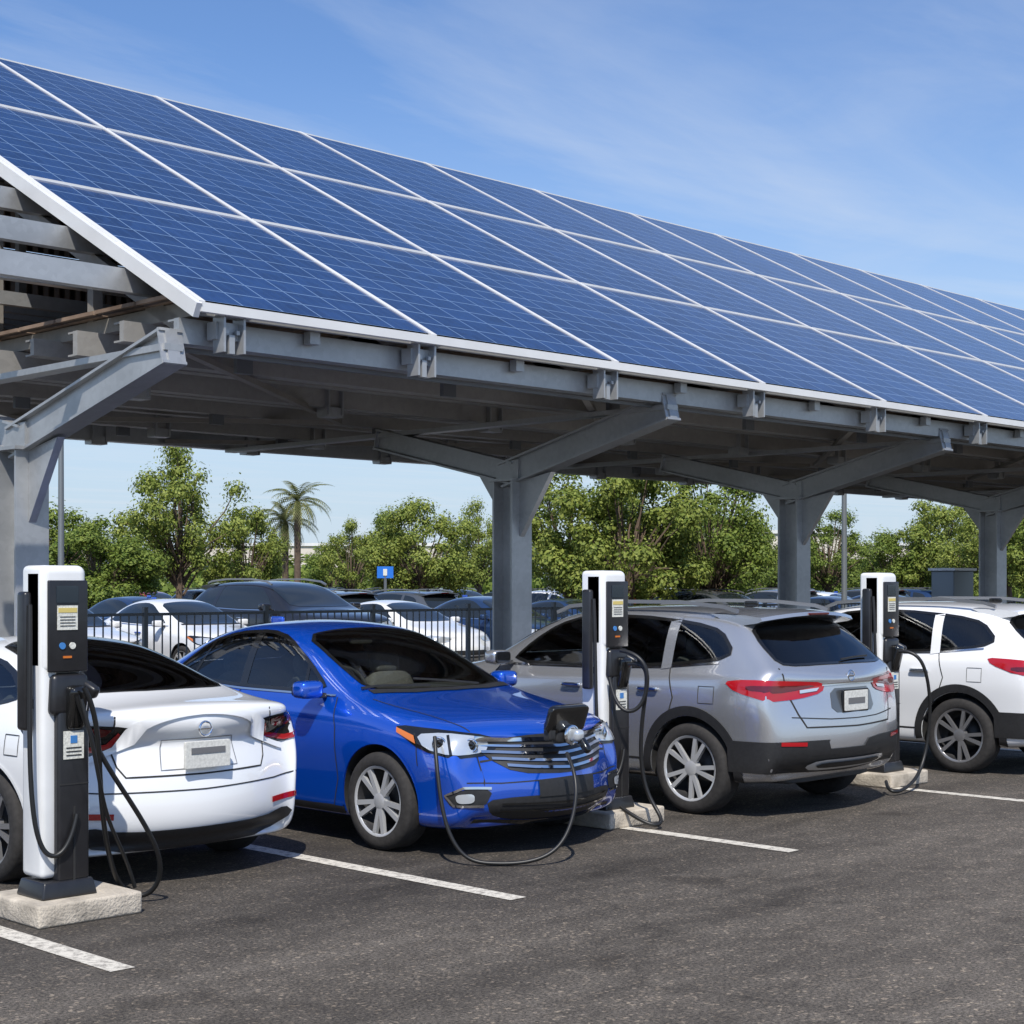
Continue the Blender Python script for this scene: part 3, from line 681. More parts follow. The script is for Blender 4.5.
    S.patch('skid_plate',sym((0,.45),(.42,.45),(.52,.41),(.42,.37),(0,.37)),RE,M['alloy'],False,rnd=1,off=.016)
    S.patch('skid_inner',sym((0,.43),(.36,.43),(.42,.41),(.36,.39),(0,.39)),RE,M['plastic'],False,rnd=1,off=.020)
    S.strip('reflector',[(4.5,.56,.575),(4.45,.80,.585)],RC,.03,M['redl'],off=.014)
    S.blob('underbody',(2.3,0,.30),(4.1,1.3,.12),M['plastic'],.2)
    S.strip('sill_cladding',side((1.3,.335),(3.25,.335)),SD,.15,M['plastic'],off=.010)
    S.patch('rear_cladding',side((4.02,.60),(4.6,.60),(4.6,.36),(4.02,.36)),SD,M['plastic'],rnd=0,off=.010)
    S.strip('door_seam',side((1.5,1.1),(1.42,.9),(1.42,.45)),SD,.010,M['seam'])
    S.strip('door_seam',side((2.6,.40),(2.6,1.11)),SD,.010,M['seam'])
    S.strip('door_seam',side((3.25,.45),(3.45,.75),(3.50,.9),(3.42,1.13)),SD,.010,M['seam'])
    S.strip('fuel_door',side((3.75,1.0),(3.90,1.0),(3.90,.87),(3.75,.87)),SD,.005,M['seam'],closed=True)
    for x in (2.42,3.25):
        for sg in (1,-1): S.blob('door_handle',(x,sg*.938,.96),(.2,.035,.03),M['chrome'],.25)
    for sg in(1,-1):
        pts=[(1.95,1.545),(2.1,1.60),(2.6,1.645),(3.3,1.645),(3.75,1.61),(3.88,1.575)]
        S.add('roof_rail',*beampoly([(x,sg*.60,z) for x,z in pts],.03,.03),M['alloy_g'])
    mirrors(S,1.62,.90,1.16,paint)
    S.patch('headlight',[(.13,.5,.88),(.16,.6,.78),(.35,.8,.80),(.6,.88,.90),(.45,.8,.94)],(1,-1,0),M['lens'],rnd=1)
    S.patch('grille',sym((0,.82),(.45,.82),(.4,.55),(0,.5)),FR,M['plastic'],False,rnd=1)
    S.blob('antenna_fin',(3.55,0,1.625),(.14,.025,.05),M['gloss'],.3)
    S.add('rear_wiper',*beampoly([tuple(S.hit(Vector((4.4,y,z)),Vector((-.85,0,-.5)).normalized())[0]+Vector((.02,0,.01))) for y,z in ((0,1.19),(.2,1.215),(.42,1.235))],.014,.014),M['plastic'])
    S.cabin(1.30,4.30,.60,1.6,1.13,(2.2,3.1))
    S.finish(paint,(.97,3.66),.81,.355,rim,archmat=M['plastic'])
    return S
tailA=[(4.55,.36,1.035),(4.55,.40,.955),(4.5,.62,.915),(4.35,.84,.90),(4.12,.93,.97),(4.02,.93,1.045),(4.2,.90,1.065),(4.45,.70,1.055)]
S1=make_suv('silver_suv',M['silver'],tailA,'alloy')
silver=S1.place('silver_suv_car',(10.86,7.07+4.55,0),-math.pi/2,ws=1.04)
tailB=[(4.55,.44,1.03),(4.55,.50,.95),(4.45,.74,.93),(4.25,.90,.95),(4.02,.93,1.04),(4.0,.93,1.10),(4.25,.90,1.09),(4.45,.70,1.06)]
S2c=make_suv('white_suv',M['white2'],tailB,'alloy_g')
wsuv=S2c.place('white_suv_car',(14.78,7.0+4.55,0),-math.pi/2)
# ---------------- background cars
paints=[M['grey_paint'],M['white'],M['black_paint'],M['silver'],M['navy_paint'],M['grey_paint'],M['silver'],M['red_paint'],M['white2'],M['navy_paint']]
protos=[B,W,S1,S2c]
for (Y,x0,x1,flip) in ((26.5,12,44,1),(33.5,15,58,-1),(46,18,72,1),(56,24,80,-1)):
    x=x0
    while x<x1:
        if random.random()<.82:
            pr=protos[random.randrange(4)]; p=paints[random.randrange(len(paints))]; sc=1
            if Y==26.5 and abs(x-20.4)<1.4: pr=S1;p=M['black_paint'];sc=1.15
            pr.place('parked_car',(x,Y-2.2*flip,0),math.pi/2*flip,p,sc,True)
        x+=2.8
# ------------------------------------------------------------------ ground
def sheet(name,x0,x1,y0,y1,z,mat,nx=1):
    return obj(name,mesh(name,[(x0,y0,z),(x1,y0,z),(x1,y1,z),(x0,y1,z)],[(0,1,2,3)]),None,mat)
sheet('ground',-1500,1500,-1500,1500,-.004,M['grass'])
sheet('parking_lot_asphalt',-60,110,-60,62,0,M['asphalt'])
mk=empty('parking_lines')
for i,(x,y0,y1) in enumerate(((1.6,6.5,12.2),(4.05,6.6,12.2),(6.55,6.5,12.2),(9.02,6.35,12.2),(12.45,6.4,12.2),(16.2,6.4,12.2),(19,6.4,12.2),(21.8,6.4,12.2))):
    w=.13
    obj('stall_line',mesh('l',[(x-w/2,y0,.004),(x+w/2,y0,.004),(x+w/2,y1,.004),(x-w/2,y1,.004)],[(0,1,2,3)]),mk,M['line'])
for Y in (24,29,36,44,49):
    for q in range(18):
        x=10.6+2.8*q
        obj('stall_line',mesh('l',[(x-.05,Y-2,.004),(x+.05,Y-2,.004),(x+.05,Y+2.5,.004),(x-.05,Y+2.5,.004)],[(0,1,2,3)]),mk,M['line'])
# ------------------------------------------------------------------ solar carport
cp=empty('solar_carport')
X0,PW,NP=6.85,2.31,15; XE=X0+PW*NP
Yf,zf,tn=10.1,3.88,.53; RH=2.6; NR=3
def pz(y): return zf+(y-Yf)*tn
V=[];F=[];UV=[]
for i in range(NP):
    for r in range(NR):
        xa=X0+PW*i+.02;xb=X0+PW*(i+1)-.02; ya=Yf+RH*r+.02; yb=Yf+RH*(r+1)-.02
        k=len(V); V+=[(xa,ya,pz(ya)),(xb,ya,pz(ya)),(xb,yb,pz(yb)),(xa,yb,pz(yb))]; F.append((k,k+1,k+2,k+3)); UV+=[(i,r),(i+1,r),(i+1,r+1),(i,r+1)]
me=mesh('solar_panels',V,F); ul=me.uv_layers.new(name='UVMap')
for i,u in enumerate(UV): ul.data[i].uv=u
obj('solar_panels',me,cp,M['solar'])
fr=[]; nv=Vector((0,-tn,1)).normalized()
def P(x,y,o=0): return Vector((x,y,pz(y)))+nv*o
for i in range(NP+1):
    x=X0+PW*i; fr.append((P(x,Yf-.02,-.012),P(x,Yf+RH*NR+.02,-.012),.055,.045))
for r in range(1,NR):
    y=Yf+RH*r
    for i in range(NP): fr.append((P(X0+PW*i+.03,y,-.014),P(X0+PW*(i+1)-.03,y,-.014),.055,.045))
boxes('panel_frames',fr,cp,M['frame'])
boxes('edge_trim',[(P(X0-.03,Yf-.05,-.03),P(XE+.03,Yf-.05,-.03),.05,.07),(P(X0-.055,Yf-.07,-.05),P(X0-.055,Yf+RH*NR+.05,-.05),.05,.11),
   (P(X0-.03,Yf+RH*NR+.03,-.05),P(XE,Yf+RH*NR+.03,-.05),.05,.1)],cp,M['frame'])
yb=Yf+RH*NR
obj('panel_backsheet',mesh('bs',[P(X0,Yf,-.05),P(XE,Yf,-.05),P(XE,yb,-.05),P(X0,yb,-.05)],[(3,2,1,0)]),cp,M['deck'])
pur=[]; pin=[]; XM=(X0+XE)/2
for y,zb_,h,w in ((10.34,3.68,.19,.07),(11.1,3.76,.16,.06),(11.8,3.74,.20,.07),(12.5,3.78,.14,.06),(13.2,3.72,.22,.08),(14.0,3.77,.16,.06),(14.8,3.74,.20,.07),(15.6,3.77,.16,.06),(16.4,3.72,.22,.08),(17.1,3.77,.16,.06),(17.8,3.70,.28,.10)):
    T=pur if y in(10.34,17.8) else pin
    T.append(((XM,y,zb_),(XE-X0+.1,w,h)))
    T.append(((XM,y+.06,zb_-h/2+.008),(XE-X0+.08,.14,.015)))
    T.append(((XM,y+.06,zb_+h/2-.008),(XE-X0+.08,.14,.015)))
pur.append(((XM,10.16,3.81),(XE-X0,.05,.05)))
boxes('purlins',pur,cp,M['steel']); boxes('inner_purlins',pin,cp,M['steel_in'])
pur=[]
EXT=1.7
for k_ in range(1,9):
    y=Yf+RH*NR*k_/9; pur.append((P(X0-EXT,y,-.22),P(XE,y,-.22),.10,.18))
    if k_>1: pur.append(((XM-EXT/2,y+.35,4.0+(pz(y)-4.0)*.42),(XE-X0+EXT,.10,.16)))
    if k_>3: pur.append(((XM-EXT/2,y-.1,4.0+(pz(y)-4.0)*.20),(XE-X0+EXT,.08,.12)))
boxes('upper_purlins',pur,cp,M['steel'])
jo=[]
for i in range(NP+1):
    x=X0+PW*i+(.25 if i==0 else 0)
    jo.append(((x,14.1,3.90),(.10,7.4,.12)))
    jo.append((P(x,Yf+.15,-.36),P(x,yb-.1,-.36),.10,.12))
    for y in (12.0,13.7,15.4,17.1): jo.append(((x,y,(3.95+pz(y)-.4)/2),(.09,.09,pz(y)-.4-3.95)))
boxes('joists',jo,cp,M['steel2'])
dk=[]
yy=10.45
while yy<17.6:
    dk.append(((XM,yy+.31,3.985),(XE-X0-.1,.585,.03))); yy+=.62
boxes('ceiling_deck',dk,cp,M['deck'])
lv=[]
zz=4.12
while zz<pz(17.8)-.2:
    lv.append(((XM,17.86,zz),(XE-X0-.1,.04,.285))); zz+=.30
boxes('back_louvres',lv,cp,M['deck'])
dg_=[]
for i in range(0,NP,2):
    x=X0+PW*i; dg_.append(((x,10.5,3.60),(x+PW*2,14.2,3.60),.07,.05)); dg_.append(((x+PW*2,14.3,3.60),(x,17.7,3.60),.07,.05))
boxes('cross_braces',dg_,cp,M['steel2'])
br=[]
for i in range(NP):
    for x in ((X0+.30,) if i==0 else ())+(X0+PW*(i+.97),X0+PW*(i+.50)):
        if abs(x-(X0+PW*(i+.5)))<.01:
            br+=[((x,10.25,3.74),(.10,.08,.10))]; continue
        br+=[((x,10.22,3.69),(.24,.12,.13)),((x-.09,10.16,3.66),(.02,.14,.27)),((x+.09,10.16,3.66),(.02,.14,.27)),((x,10.15,3.59),(.05,.05,.14)),((x,10.14,3.80),(.30,.10,.025)),((x-.05,10.13,3.68),(.03,.03,.03)),((x+.05,10.13,3.68),(.03,.03,.03))]
for i in range(NP):
    for y in (13.2,16.4,17.8):
        x=X0+PW*(i+.6); br+=[((x,y,3.56),(.22,.16,.10)),((x-.09,y,3.66),(.02,.2,.26)),((x+.09,y,3.66),(.02,.2,.26))]
boxes('clamp_brackets',br,cp,M['steel'])
bo_=[]
for i in range(0,NP,1):
    x=X0+PW*i+1.1
    for y in (11.1,14.82,16.72): bo_.append(((x,y,3.60),(.16,.05,.14)))
bo_.append(((XM,10.46,3.56),(XE-X0,.03,.03)))
boxes('junction_boxes',bo_,cp,M['fence'])
cm=[];wd=[]
for cx in (6.72,12.5,17.75,23.0,28.3,33.6,38.9):
    Yc=12.5
    for sg in(-1,1): cm.append(((cx,Yc+sg*.14,1.45),(.30,.028,2.9)))
    cm.append(((cx,Yc,1.45),(.024,.252,2.9)))
    cm.append(((cx,Yc,2.915),(.36,.38,.03))); cm.append(((cx,Yc,.02),(.5,.5,.04)))
    cm.append(((cx,Yc,3.03),(.16,.34,.20)))
    for (a,b,h) in (((cx,Yc+.10,2.97),(cx,10.26,3.55),.23),((cx,Yc-.06,2.99),(cx,14.7,3.50),.20)):
        a=Vector(a);b=Vector(b); d=(b-a).normalized(); up=Vector((1,0,0)).cross(d); up=up if up.z>0 else -up
        sw=.004 if h==.23 else 0
        cm.append((a,b,.10+sw,h)); cm.append((a+up*(h/2+.011),b+up*(h/2+.011),.20+sw,.022)); cm.append((a-up*(h/2+.011),b-up*(h/2+.011),.20+sw,.022))
        e1=b-d*.03; cm.append((e1,e1+d*.015,.21,h+.05))
    wd.append((((Yc-.155,2.90),(Yc-.155,2.30),(Yc-.62,2.98)),cx,.07))
    wd.append((((Yc+.155,2.90),(Yc+.50,3.0),(Yc+.155,2.55)),cx,.05))
    cm.append(((cx,14.0,3.54),(.16,7.5,.05)))
boxes('columns_and_arms',cm,cp,M['steel'],wd)
# ------------------------------------------------------------------ chargers
def charger(x,y):
    e=empty('ev_charging_station',(x,y,0))
    box(e,'concrete_plinth',(.06,.02,.06),(.62,.56,.12),M['concrete'],.015)
    box(e,'foot',(0,0,.165),(.33,.29,.09),M['chblack'],.012,taper=.88)
    box(e,'shell',(-.085,.03,1.055),(.10,.22,1.67),M['chwhite'],.03)
    box(e,'lower_body',(.035,-.015,.66),(.19,.21,.92),M['chblack'],.02)
    box(e,'head_shell',(.0,.01,1.60),(.27,.20,.58),M['chwhite'],.045,seg=5)
    box(e,'face_panel',(.008,-.098,1.565),(.235,.02,.49),M['chblack'],.008)
    box(e,'collar',(.02,-.03,1.20),(.24,.19,.22),M['chblack'],.03,taper=.9)
    box(e,'holster',(.04,-.125,1.13),(.11,.09,.24),M['gloss'],.03,(.25,0,0))
    box(e,'screen',(0,-.110,1.735),(.13,.006,.09),M['screen'])
    box(e,'price_label',(0,-.1115,1.61),(.12,.004,.13),M['label'])
    box(e,'price_label_band',(0,-.1145,1.65),(.11,.003,.025),M['labely'])
    for i in range(4): box(e,'label_line',(0,-.1145,1.615-.016*i),(.09,.003,.004),M['seam'])
    for dx,mt in ((-.03,'labelb'),(.03,'label')):
        bm=bmesh.new(); bmesh.ops.create_cone(bm,cap_ends=True,segments=24,radius1=.018,radius2=.018,depth=.008,matrix=Matrix.Rotation(math.pi/2,4,'X'))
        me=bpy.data.meshes.new('button'); bm.to_mesh(me); bm.free(); o=obj('button',me,e,M[mt]); o.location=(dx,-.111,1.46)
    box(e,'status_light',(0,-.111,1.40),(.05,.005,.012),M['amber'])
    box(e,'warning_label',(.03,-.123,.93),(.12,.004,.15),M['label'])
    box(e,'warning_icon',(.03,-.126,.96),(.04,.003,.04),M['labelb'])
    for i in range(3): box(e,'label_line',(.03,-.126,.915-.02*i),(.09,.003,.006),M['seam'])
    box(e,'body_seam',(.035,-.1215,.72),(.17,.004,.006),M['seam'])
    box(e,'body_groove',(.035,-.1215,.40),(.012,.004,.40),M['seam'])
    box(e,'cable_arm',(-.175,.03,1.38),(.05,.09,.74),M['chblack'],.02)
    box(e,'cable_arm_bracket',(-.14,.03,1.15),(.06,.05,.05),M['chblack'])
    box(e,'connector',(.13,-.12,1.22),(.06,.10,.07),M['chblack'],.02,(.5,0,.4))
    tube(e,'coiled_cable',[(-.175,-.03,1.68),(-.19,-.06,1.4),(-.21,-.08,.9),(-.19,-.10,.45),(-.10,-.13,.30),(.0,-.15,.40),(.04,-.14,.56)],.013,M['cable'])
    return e
c1=charger(4.46,7.93); c2=charger(9.10,8.10); c3=charger(12.62,7.95)
def W2(e,pts): return [tuple(loc(*p)-Vector(e.location)) for p in pts]
tube(c1,'charging_cable',W2(c1,[(-2.27,8.62,1.24),(-2.20,8.66,1.1),(-2.24,8.8,.65),(-2.22,9.0,.18),(-2.16,9.15,.03),(-2.02,9.15,.03),(-1.93,9.1,.24),(-2.10,8.9,.62),(-2.26,8.7,.95),(-2.31,8.62,1.20)]),.014,M['cable'])
tube(c1,'charging_cable',W2(c1,[(-2.28,8.6,1.18),(-2.20,8.6,.9),(-2.22,8.8,.5),(-2.14,9.0,.3),(-2.10,9.05,.10)]),.011,M['cable'])
tube(c2,'charging_cable',W2(c2,[(.86,11.98,1.20),(.97,11.9,1.22),(1.0,11.9,1.1),(.96,11.95,.85),(.94,12.0,.5),(1.0,12.0,.2),(1.15,11.9,.03),(1.0,11.75,.02),(.80,11.95,.15)]),.015,M['cable'])
tube(c2,'charging_cable',W2(c2,[(.80,11.98,1.30),(.98,11.85,1.28),(1.02,11.9,1.0),(.88,11.9,.8),(.75,11.95,.9),(.72,12.0,1.1)]),.015,M['cable'])
tube(c3,'charging_cable',W2(c3,[(3.38,14.2,1.20),(3.52,14.1,1.22),(3.62,14.1,1.0),(3.66,14.2,.6),(3.6,14.2,.2),(3.4,13.9,.03),(3.15,13.6,.02),(3.2,13.9,.1)]),.015,M['cable'])
inv=(Matrix.Translation(blue.location)@Matrix.Rotation(math.pi/2,4,'Z')).inverted()
pw=[(.36,10.66,.68),(.42,10.5,.56),(.42,10.45,.35),(.32,10.35,.10),(.12,10.3,.02),(-.12,10.3,.015),(-.30,10.32,.03),(-.42,10.33,.22),(-.47,10.38,.50),(-.49,10.44,.70),(-.50,10.52,.80)]
tube(blue,'charging_cable',[tuple(inv@loc(*p)) for p in pw],.013,M['cable'])
# ------------------------------------------------------------------ fence
fe=empty('metal_fence')
fl=[]
for x in range(2,60,2): fl.append(((x,19,.74),(.06,.06,1.48)))
for z in (.2,1.38): fl.append(((31,19,z),(58,.03,.04)))
x=2.0
while x<45:
    fl.append(((x,19,.79),(.016,.016,1.18))); x+=.13
boxes('fence_bars',fl,fe,M['fence'])
# ------------------------------------------------------------------ lamps & signs
def lamp(r,d,h):
    p=loc(r,d); e=empty('street_lamp',p)
    v,f=lathe([(.09,0),(.085,.3),(.055,h)],16,'z'); obj('pole',mesh('p',v,f,True),e,M['pole'])
    box(e,'base',(0,0,.3),(.5,.5,.6),M['concrete'],.03)
    box(e,'arm',(.45,0,h-.03),(.9,.06,.06),M['pole']); box(e,'lamp_head',(1.0,0,h-.02),(.6,.28,.1),M['pole'],.03)
lamp(-11.1,40,8); lamp(9.2,45,8.5); lamp(1.25,55,7.5); lamp(26,90,9)
sg=empty('traffic_sign',loc(-3.9,50)); box(sg,'post',(0,0,1.1),(.06,.06,2.2),M['pole']); box(sg,'board',(0,0,2.15),(.5,.04,.36),M['signblue'],0,(0,0,-.78))
box(sg,'symbol',(-.02,-.02,2.15),(.12,.03,.2),M['label'],0,(0,0,-.78))
ub=empty('utility_cabinet',loc(10.3,38)); box(ub,'cabinet',(0,0,1.1),(.9,.6,2.0),M['pole'],.03); box(ub,'roof',(0,0,2.13),(1.0,.7,.06),M['frame'])
# ------------------------------------------------------------------ buildings
def bldg(r,d,w,dp,h):
    e=empty('warehouse_building',loc(r,d),-math.pi/4)
    box(e,'walls',(0,0,h/2),(w,dp,h),M['bwall']); box(e,'roof_parapet',(0,0,h+.15),(w+.4,dp+.4,.3),M['frame'])
    n=int(w/4)
    for i in range(n): box(e,'window',(-w/2+2+i*4,-dp/2-.02,h*.55),(2.2,.06,h*.3),M['glass_b'])
    box(e,'door',(0,-dp/2-.03,1.1),(1.8,.08,2.2),M['pole'])
bldg(-20,170,26,14,5.6); bldg(20,150,18,16,6.2); bldg(42,170,20,16,5.6); bldg(-60,180,30,16,6.2)
# ------------------------------------------------------------------ trees
def tree_mesh(seed,nclump,leafs,lsz,low=.22,rad=(.05,.11),hollow=.10):
    rnd=random.Random(seed)
    V=[];F=[];mi=[]
    def limb(p0,p1,r0,r1,n=7):
        p0=Vector(p0);p1=Vector(p1); d=(p1-p0).normalized(); a=d.orthogonal().normalized(); b=d.cross(a)
        k=len(V); mid=(p0+p1)/2+Vector((rnd.uniform(-.02,.02),rnd.uniform(-.02,.02),0))
        for P_,r in ((p0,r0),(mid,(r0+r1)/2),(p1,r1)):
            for i in range(n): t=2*math.pi*i/n; V.append(P_+a*math.cos(t)*r+b*math.sin(t)*r)
        for s_ in range(2):
            for i in range(n): F.append((k+s_*n+i,k+s_*n+(i+1)%n,k+(s_+1)*n+(i+1)%n,k+(s_+1)*n+i)); mi.append(0)
    limb((0,0,0),(.01,0,.34),.022,.015)
    cl=[]
    ch=(1-low)/2
    for i in range(nclump):
        for _ in range(80):
            x,y,z=rnd.uniform(-1,1),rnd.uniform(-1,1),rnd.uniform(-1,1)
            q=x*x+y*y+z*z
            if q<1 and q>hollow: break
        wz=1-.35*max(0,z)
        c=Vector((x*.36*wz,y*.36*wz,low+ch+z*(ch-.07))); cl.append((c,rnd.uniform(*rad)))
    for c,r in cl:
        s0=Vector((rnd.uniform(-.01,.01),rnd.uniform(-.01,.01),rnd.uniform(.20,.34)))
        m=s0.lerp(c,.5)+Vector((0,0,.03)); limb(s0,m,.007,.005,5); limb(m,c,.005,.002,5)
    per=leafs//nclump
    for c,r in cl:
        for i in range(int(per*rnd.uniform(.7,1.3)*(r/.08)**1.5)):
            d=Vector((rnd.gauss(0,1),rnd.gauss(0,1),rnd.gauss(0,1)*.7)).normalized()*r*(rnd.random()**.4)*rnd.uniform(.7,1.45)
            p=c+d; s_=lsz*rnd.uniform(.5,1.3)
            n_=(d.normalized()*1.2+Vector((rnd.uniform(-.6,.6),rnd.uniform(-.6,.6),rnd.uniform(0,1.0)))).normalized()
            a=n_.orthogonal().normalized(); a=Matrix.Rotation(rnd.uniform(0,6.28),3,n_)@a; b=n_.cross(a)
            k=len(V); V.extend([p-a*s_,p-b*s_*.6,p+a*s_,p+b*s_*.6]); F.append((k,k+1,k+2,k+3)); mi.append(1)
    me=mesh('tree',V,F)
    for p,m_ in zip(me.polygons,mi): p.material_index=m_
    return me
tms=[]
for i in range(6):
    me=tree_mesh(20+i,(56,50,62,54,38,70)[i],(24000,25000,27000,23000,13000,26000)[i],(.0095,.0115,.0105,.0115,.011,.0095)[i],(.20,.06,.12,.06,.22,.14)[i],((.045,.09),(.05,.11),(.045,.10),(.05,.10),(.045,.09),(.045,.09))[i],(.1,.1,.12,.1,.2,.15)[i]); me.materials.append(M['bark']); me.materials.append((M['leaf2'],M['leaf'],M['leaf2'],M['leaf'],M['leaf2'],M['leaf'])[i]); tms.append(me)
trees=[(-11.2,55,6.9,.92,0),(-11.9,47,4.0,1.25,1),(-14.2,50,4.5,1.2,3),(-9.1,56,4.8,.8,2),(-6.9,70,4.9,.85,4),(-5.6,72,5.4,.9,5),(-3.3,60,5.4,1.0,2),(-1.6,80,6.1,.8,0),(-9.4,85,4.2,1.1,3),
(1.6,44,5.3,1.05,0),(3.0,42,5.6,1.05,2),(5.5,45,5.4,1.05,5),(4.3,60,6.1,1.0,0),(7.3,58,4.7,1.1,3),(9.6,66,4.6,1.0,4),(12.6,80,4.6,1.2,1),(15.6,80,5.9,1.15,5),(16.3,70,4.4,1.1,3),(18.3,70,5.9,1.0,2),(17.8,60,5.4,1.0,0),(20,60,6.0,1.1,5),(22,72,6.2,1,0)]
for (r,d,h,wf,t) in trees:
    o=bpy.data.objects.new('broadleaf_tree',tms[t]); COL.objects.link(o); o.location=loc(r,d); o.scale=(h*wf,h*wf,h); o.rotation_euler=(0,0,random.uniform(0,6.28))
V=[];F=[];rnd=random.Random(5)
for i in range(420):
    r=rnd.uniform(-60,75); d=rnd.uniform(105,135); h=rnd.uniform(1.8,4.6); R_=rnd.uniform(1.3,2.6); c=loc(r,d,h*.5)
    for q in range(150):
        dv=Vector((rnd.gauss(0,1),rnd.gauss(0,1),rnd.gauss(0,1))).normalized()*rnd.uniform(.5,1.0)
        p=c+Vector((dv.x*R_,dv.y*R_,dv.z*h*.5)); s_=rnd.uniform(.12,.26)
        n_=(dv+Vector((rnd.uniform(-.6,.6),rnd.uniform(-.6,.6),rnd.uniform(0,.8)))).normalized(); a=n_.orthogonal().normalized(); b=n_.cross(a); k=len(V)
        V+= [p-a*s_,p-b*s_,p+a*s_,p+b*s_]; F.append((k,k+1,k+2,k+3))
obj('distant_tree_line',mesh('dtl',V,F),None,M['leaf'])
def palm(r,d,h):
    e=empty('palm_tree',loc(r,d)); rnd=random.Random(3)
    v,f=lathe([(.22,0),(.17,.5),(.15,h*.5),(.16,h-.2),(.1,h)],12,'z'); obj('trunk',mesh('t',v,f,True),e,M['bark'])
    V=[];F=[]
    for i in range(38):
        az=rnd.uniform(0,6.28); el=rnd.uniform(-.4,1.4); L_=rnd.uniform(1.5,2.0); d_=Vector((math.cos(az),math.sin(az),0)); prev=Vector((0,0,h)); sdv=Vector((-d_.y,d_.x,0))
        for s_ in range(14):
            t=s_/14; ang=el-1.5*t; q=prev+(d_*math.cos(ang)+Vector((0,0,math.sin(ang))))*L_/14
            ll=.30*math.sin(math.pi*(t*.85+.12))
            for sg_ in(-1,1):
                k=len(V); tip=q+sdv*sg_*ll+(q-prev)*1.5-Vector((0,0,ll*.4)); V+= [prev,prev.lerp(q,.6),tip]; F.append((k,k+1,k+2))
            k=len(V); V+=[prev-sdv*.015,prev+sdv*.015,q+sdv*.015,q-sdv*.015]; F.append((k,k+1,k+2,k+3))
            prev=q
    obj('fronds',mesh('f',V,F),e,M['palm'])
palm(-9.9,75,5.6); palm(-10.6,76,4.7)
# ------------------------------------------------------------------ world + sun
w=bpy.data.worlds.new('World'); scene.world=w; w.use_nodes=True; nt=w.node_tree; bg=nt.nodes['Background']
sv=Vector((-.56,-.58,1.0)).normalized()
sky=N(nt,'ShaderNodeTexSky',sky_type='NISHITA'); sky.sun_disc=False; sky.sun_elevation=math.asin(sv.z); sky.sun_rotation=math.atan2(sv.x,sv.y)
sky.air_density=1.0; sky.dust_density=.3; sky.ozone_density=1.5; sky.altitude=50
tc=N(nt,'ShaderNodeTexCoord'); sp=N(nt,'ShaderNodeSeparateXYZ'); nt.links.new(tc.outputs['Generated'],sp.inputs[0])
tint=N(nt,'ShaderNodeMix',data_type='RGBA',blend_type='MULTIPLY'); tint.inputs[0].default_value=1; tint.inputs[7].default_value=(.95,1.17,1.50,1); nt.links.new(sky.outputs[0],tint.inputs[6])
hz=N(nt,'ShaderNodeMapRange'); hz.inputs[1].default_value=0; hz.inputs[2].default_value=.32; hz.inputs[3].default_value=.88; hz.inputs[4].default_value=0; hz.interpolation_type='SMOOTHSTEP'; nt.links.new(sp.outputs[2],hz.inputs[0])
hm=N(nt,'ShaderNodeMix',data_type='RGBA'); hm.inputs[7].default_value=(5.6,6.8,8.1,1); nt.links.new(hz.outputs[0],hm.inputs[0]); nt.links.new(tint.outputs[2],hm.inputs[6])
zc=N(nt,'ShaderNodeMath',operation='MAXIMUM'); zc.inputs[1].default_value=.04; nt.links.new(sp.outputs[2],zc.inputs[0])
dx=N(nt,'ShaderNodeMath',operation='DIVIDE'); dy=N(nt,'ShaderNodeMath',operation='DIVIDE')
nt.links.new(sp.outputs[0],dx.inputs[0]); nt.links.new(zc.outputs[0],dx.inputs[1]); nt.links.new(sp.outputs[1],dy.inputs[0]); nt.links.new(zc.outputs[0],dy.inputs[1])
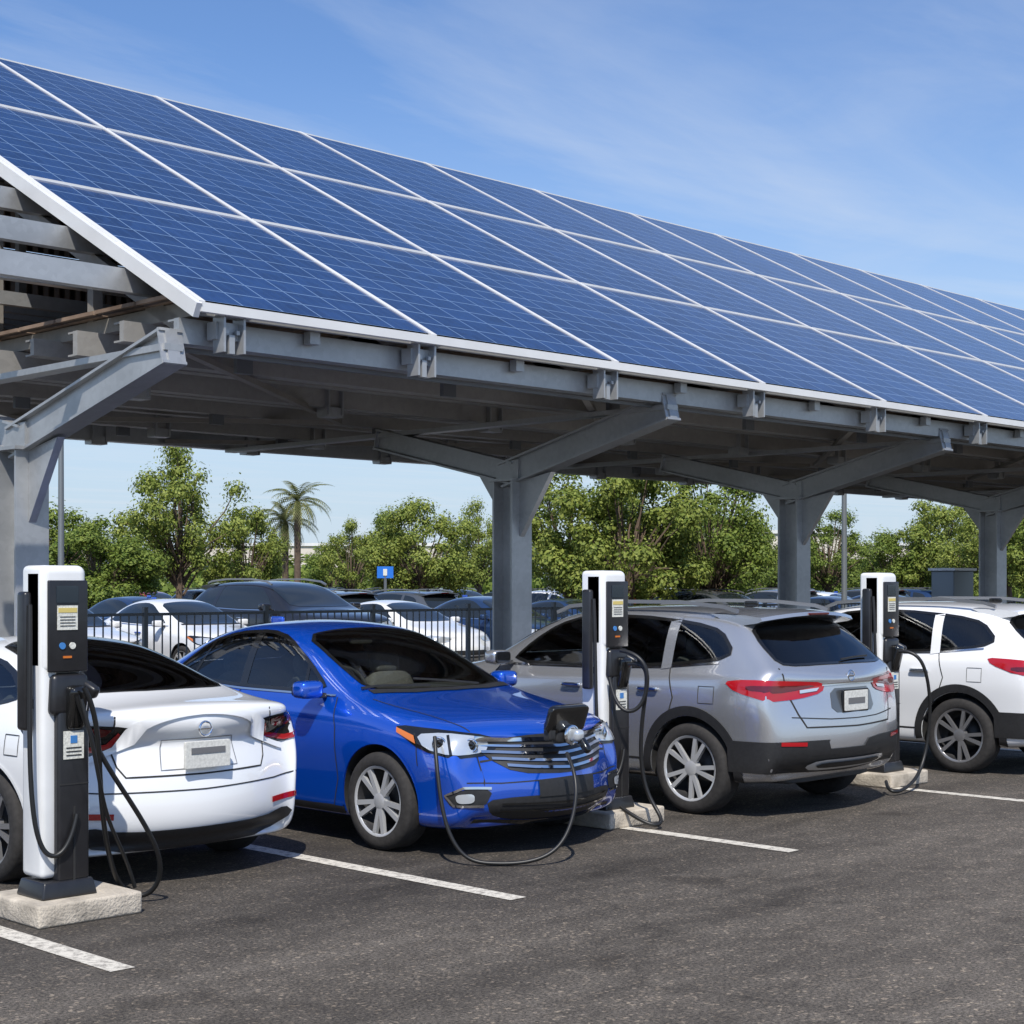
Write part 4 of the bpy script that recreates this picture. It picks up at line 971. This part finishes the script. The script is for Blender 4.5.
cb=N(nt,'ShaderNodeCombineXYZ'); nt.links.new(dx.outputs[0],cb.inputs[0]); nt.links.new(dy.outputs[0],cb.inputs[1])
def cloud(rot,scl,sc,p0,p1,amt,prev,dist=.9):
    mp=N(nt,'ShaderNodeMapping'); mp.inputs['Rotation'].default_value=(0,0,math.radians(rot)); mp.inputs['Scale'].default_value=(*scl,1); nt.links.new(cb.outputs[0],mp.inputs[0])
    n1=N(nt,'ShaderNodeTexNoise'); n1.inputs['Scale'].default_value=sc; n1.inputs['Detail'].default_value=11; n1.inputs['Roughness'].default_value=.6; n1.inputs['Distortion'].default_value=dist; nt.links.new(mp.outputs[0],n1.inputs['Vector'])
    rp=N(nt,'ShaderNodeValToRGB'); rp.color_ramp.elements[0].position=p0; rp.color_ramp.elements[0].color=(0,0,0,1); rp.color_ramp.elements[1].position=p1; rp.color_ramp.elements[1].color=(amt,amt,amt,1)
    nt.links.new(n1.outputs['Fac'],rp.inputs[0])
    mx=N(nt,'ShaderNodeMix',data_type='RGBA'); mx.inputs[7].default_value=(7.4,8.0,8.8,1); nt.links.new(rp.outputs[0],mx.inputs[0]); nt.links.new(prev,mx.inputs[6]); return mx.outputs[2]
o_=cloud(35,(.35,1.0),.8,.44,.88,.55,hm.outputs[2])
o_=cloud(60,(.6,1.4),.9,.50,.85,.25,o_,.8)
nt.links.new(o_,bg.inputs[0]); bg.inputs[1].default_value=.10
sl=bpy.data.lights.new('sun','SUN'); sl.energy=5.0; sl.angle=math.radians(.5); sl.color=(1,.95,.87)
so=bpy.data.objects.new('sun',sl); COL.objects.link(so); so.rotation_euler=sv.to_track_quat('Z','Y').to_euler()
# ------------------------------------------------------------------ camera
cd=bpy.data.cameras.new('camera'); co=bpy.data.objects.new('camera',cd); COL.objects.link(co); scene.camera=co
co.location=(0,0,1.79); co.rotation_euler=(math.pi/2,0,-math.pi/4)
cd.sensor_width=36; cd.lens=36*1625/1024; cd.shift_y=72/1024; cd.clip_end=4000
scene.view_settings.view_transform='Standard'; scene.view_settings.look='None'; scene.view_settings.exposure=0
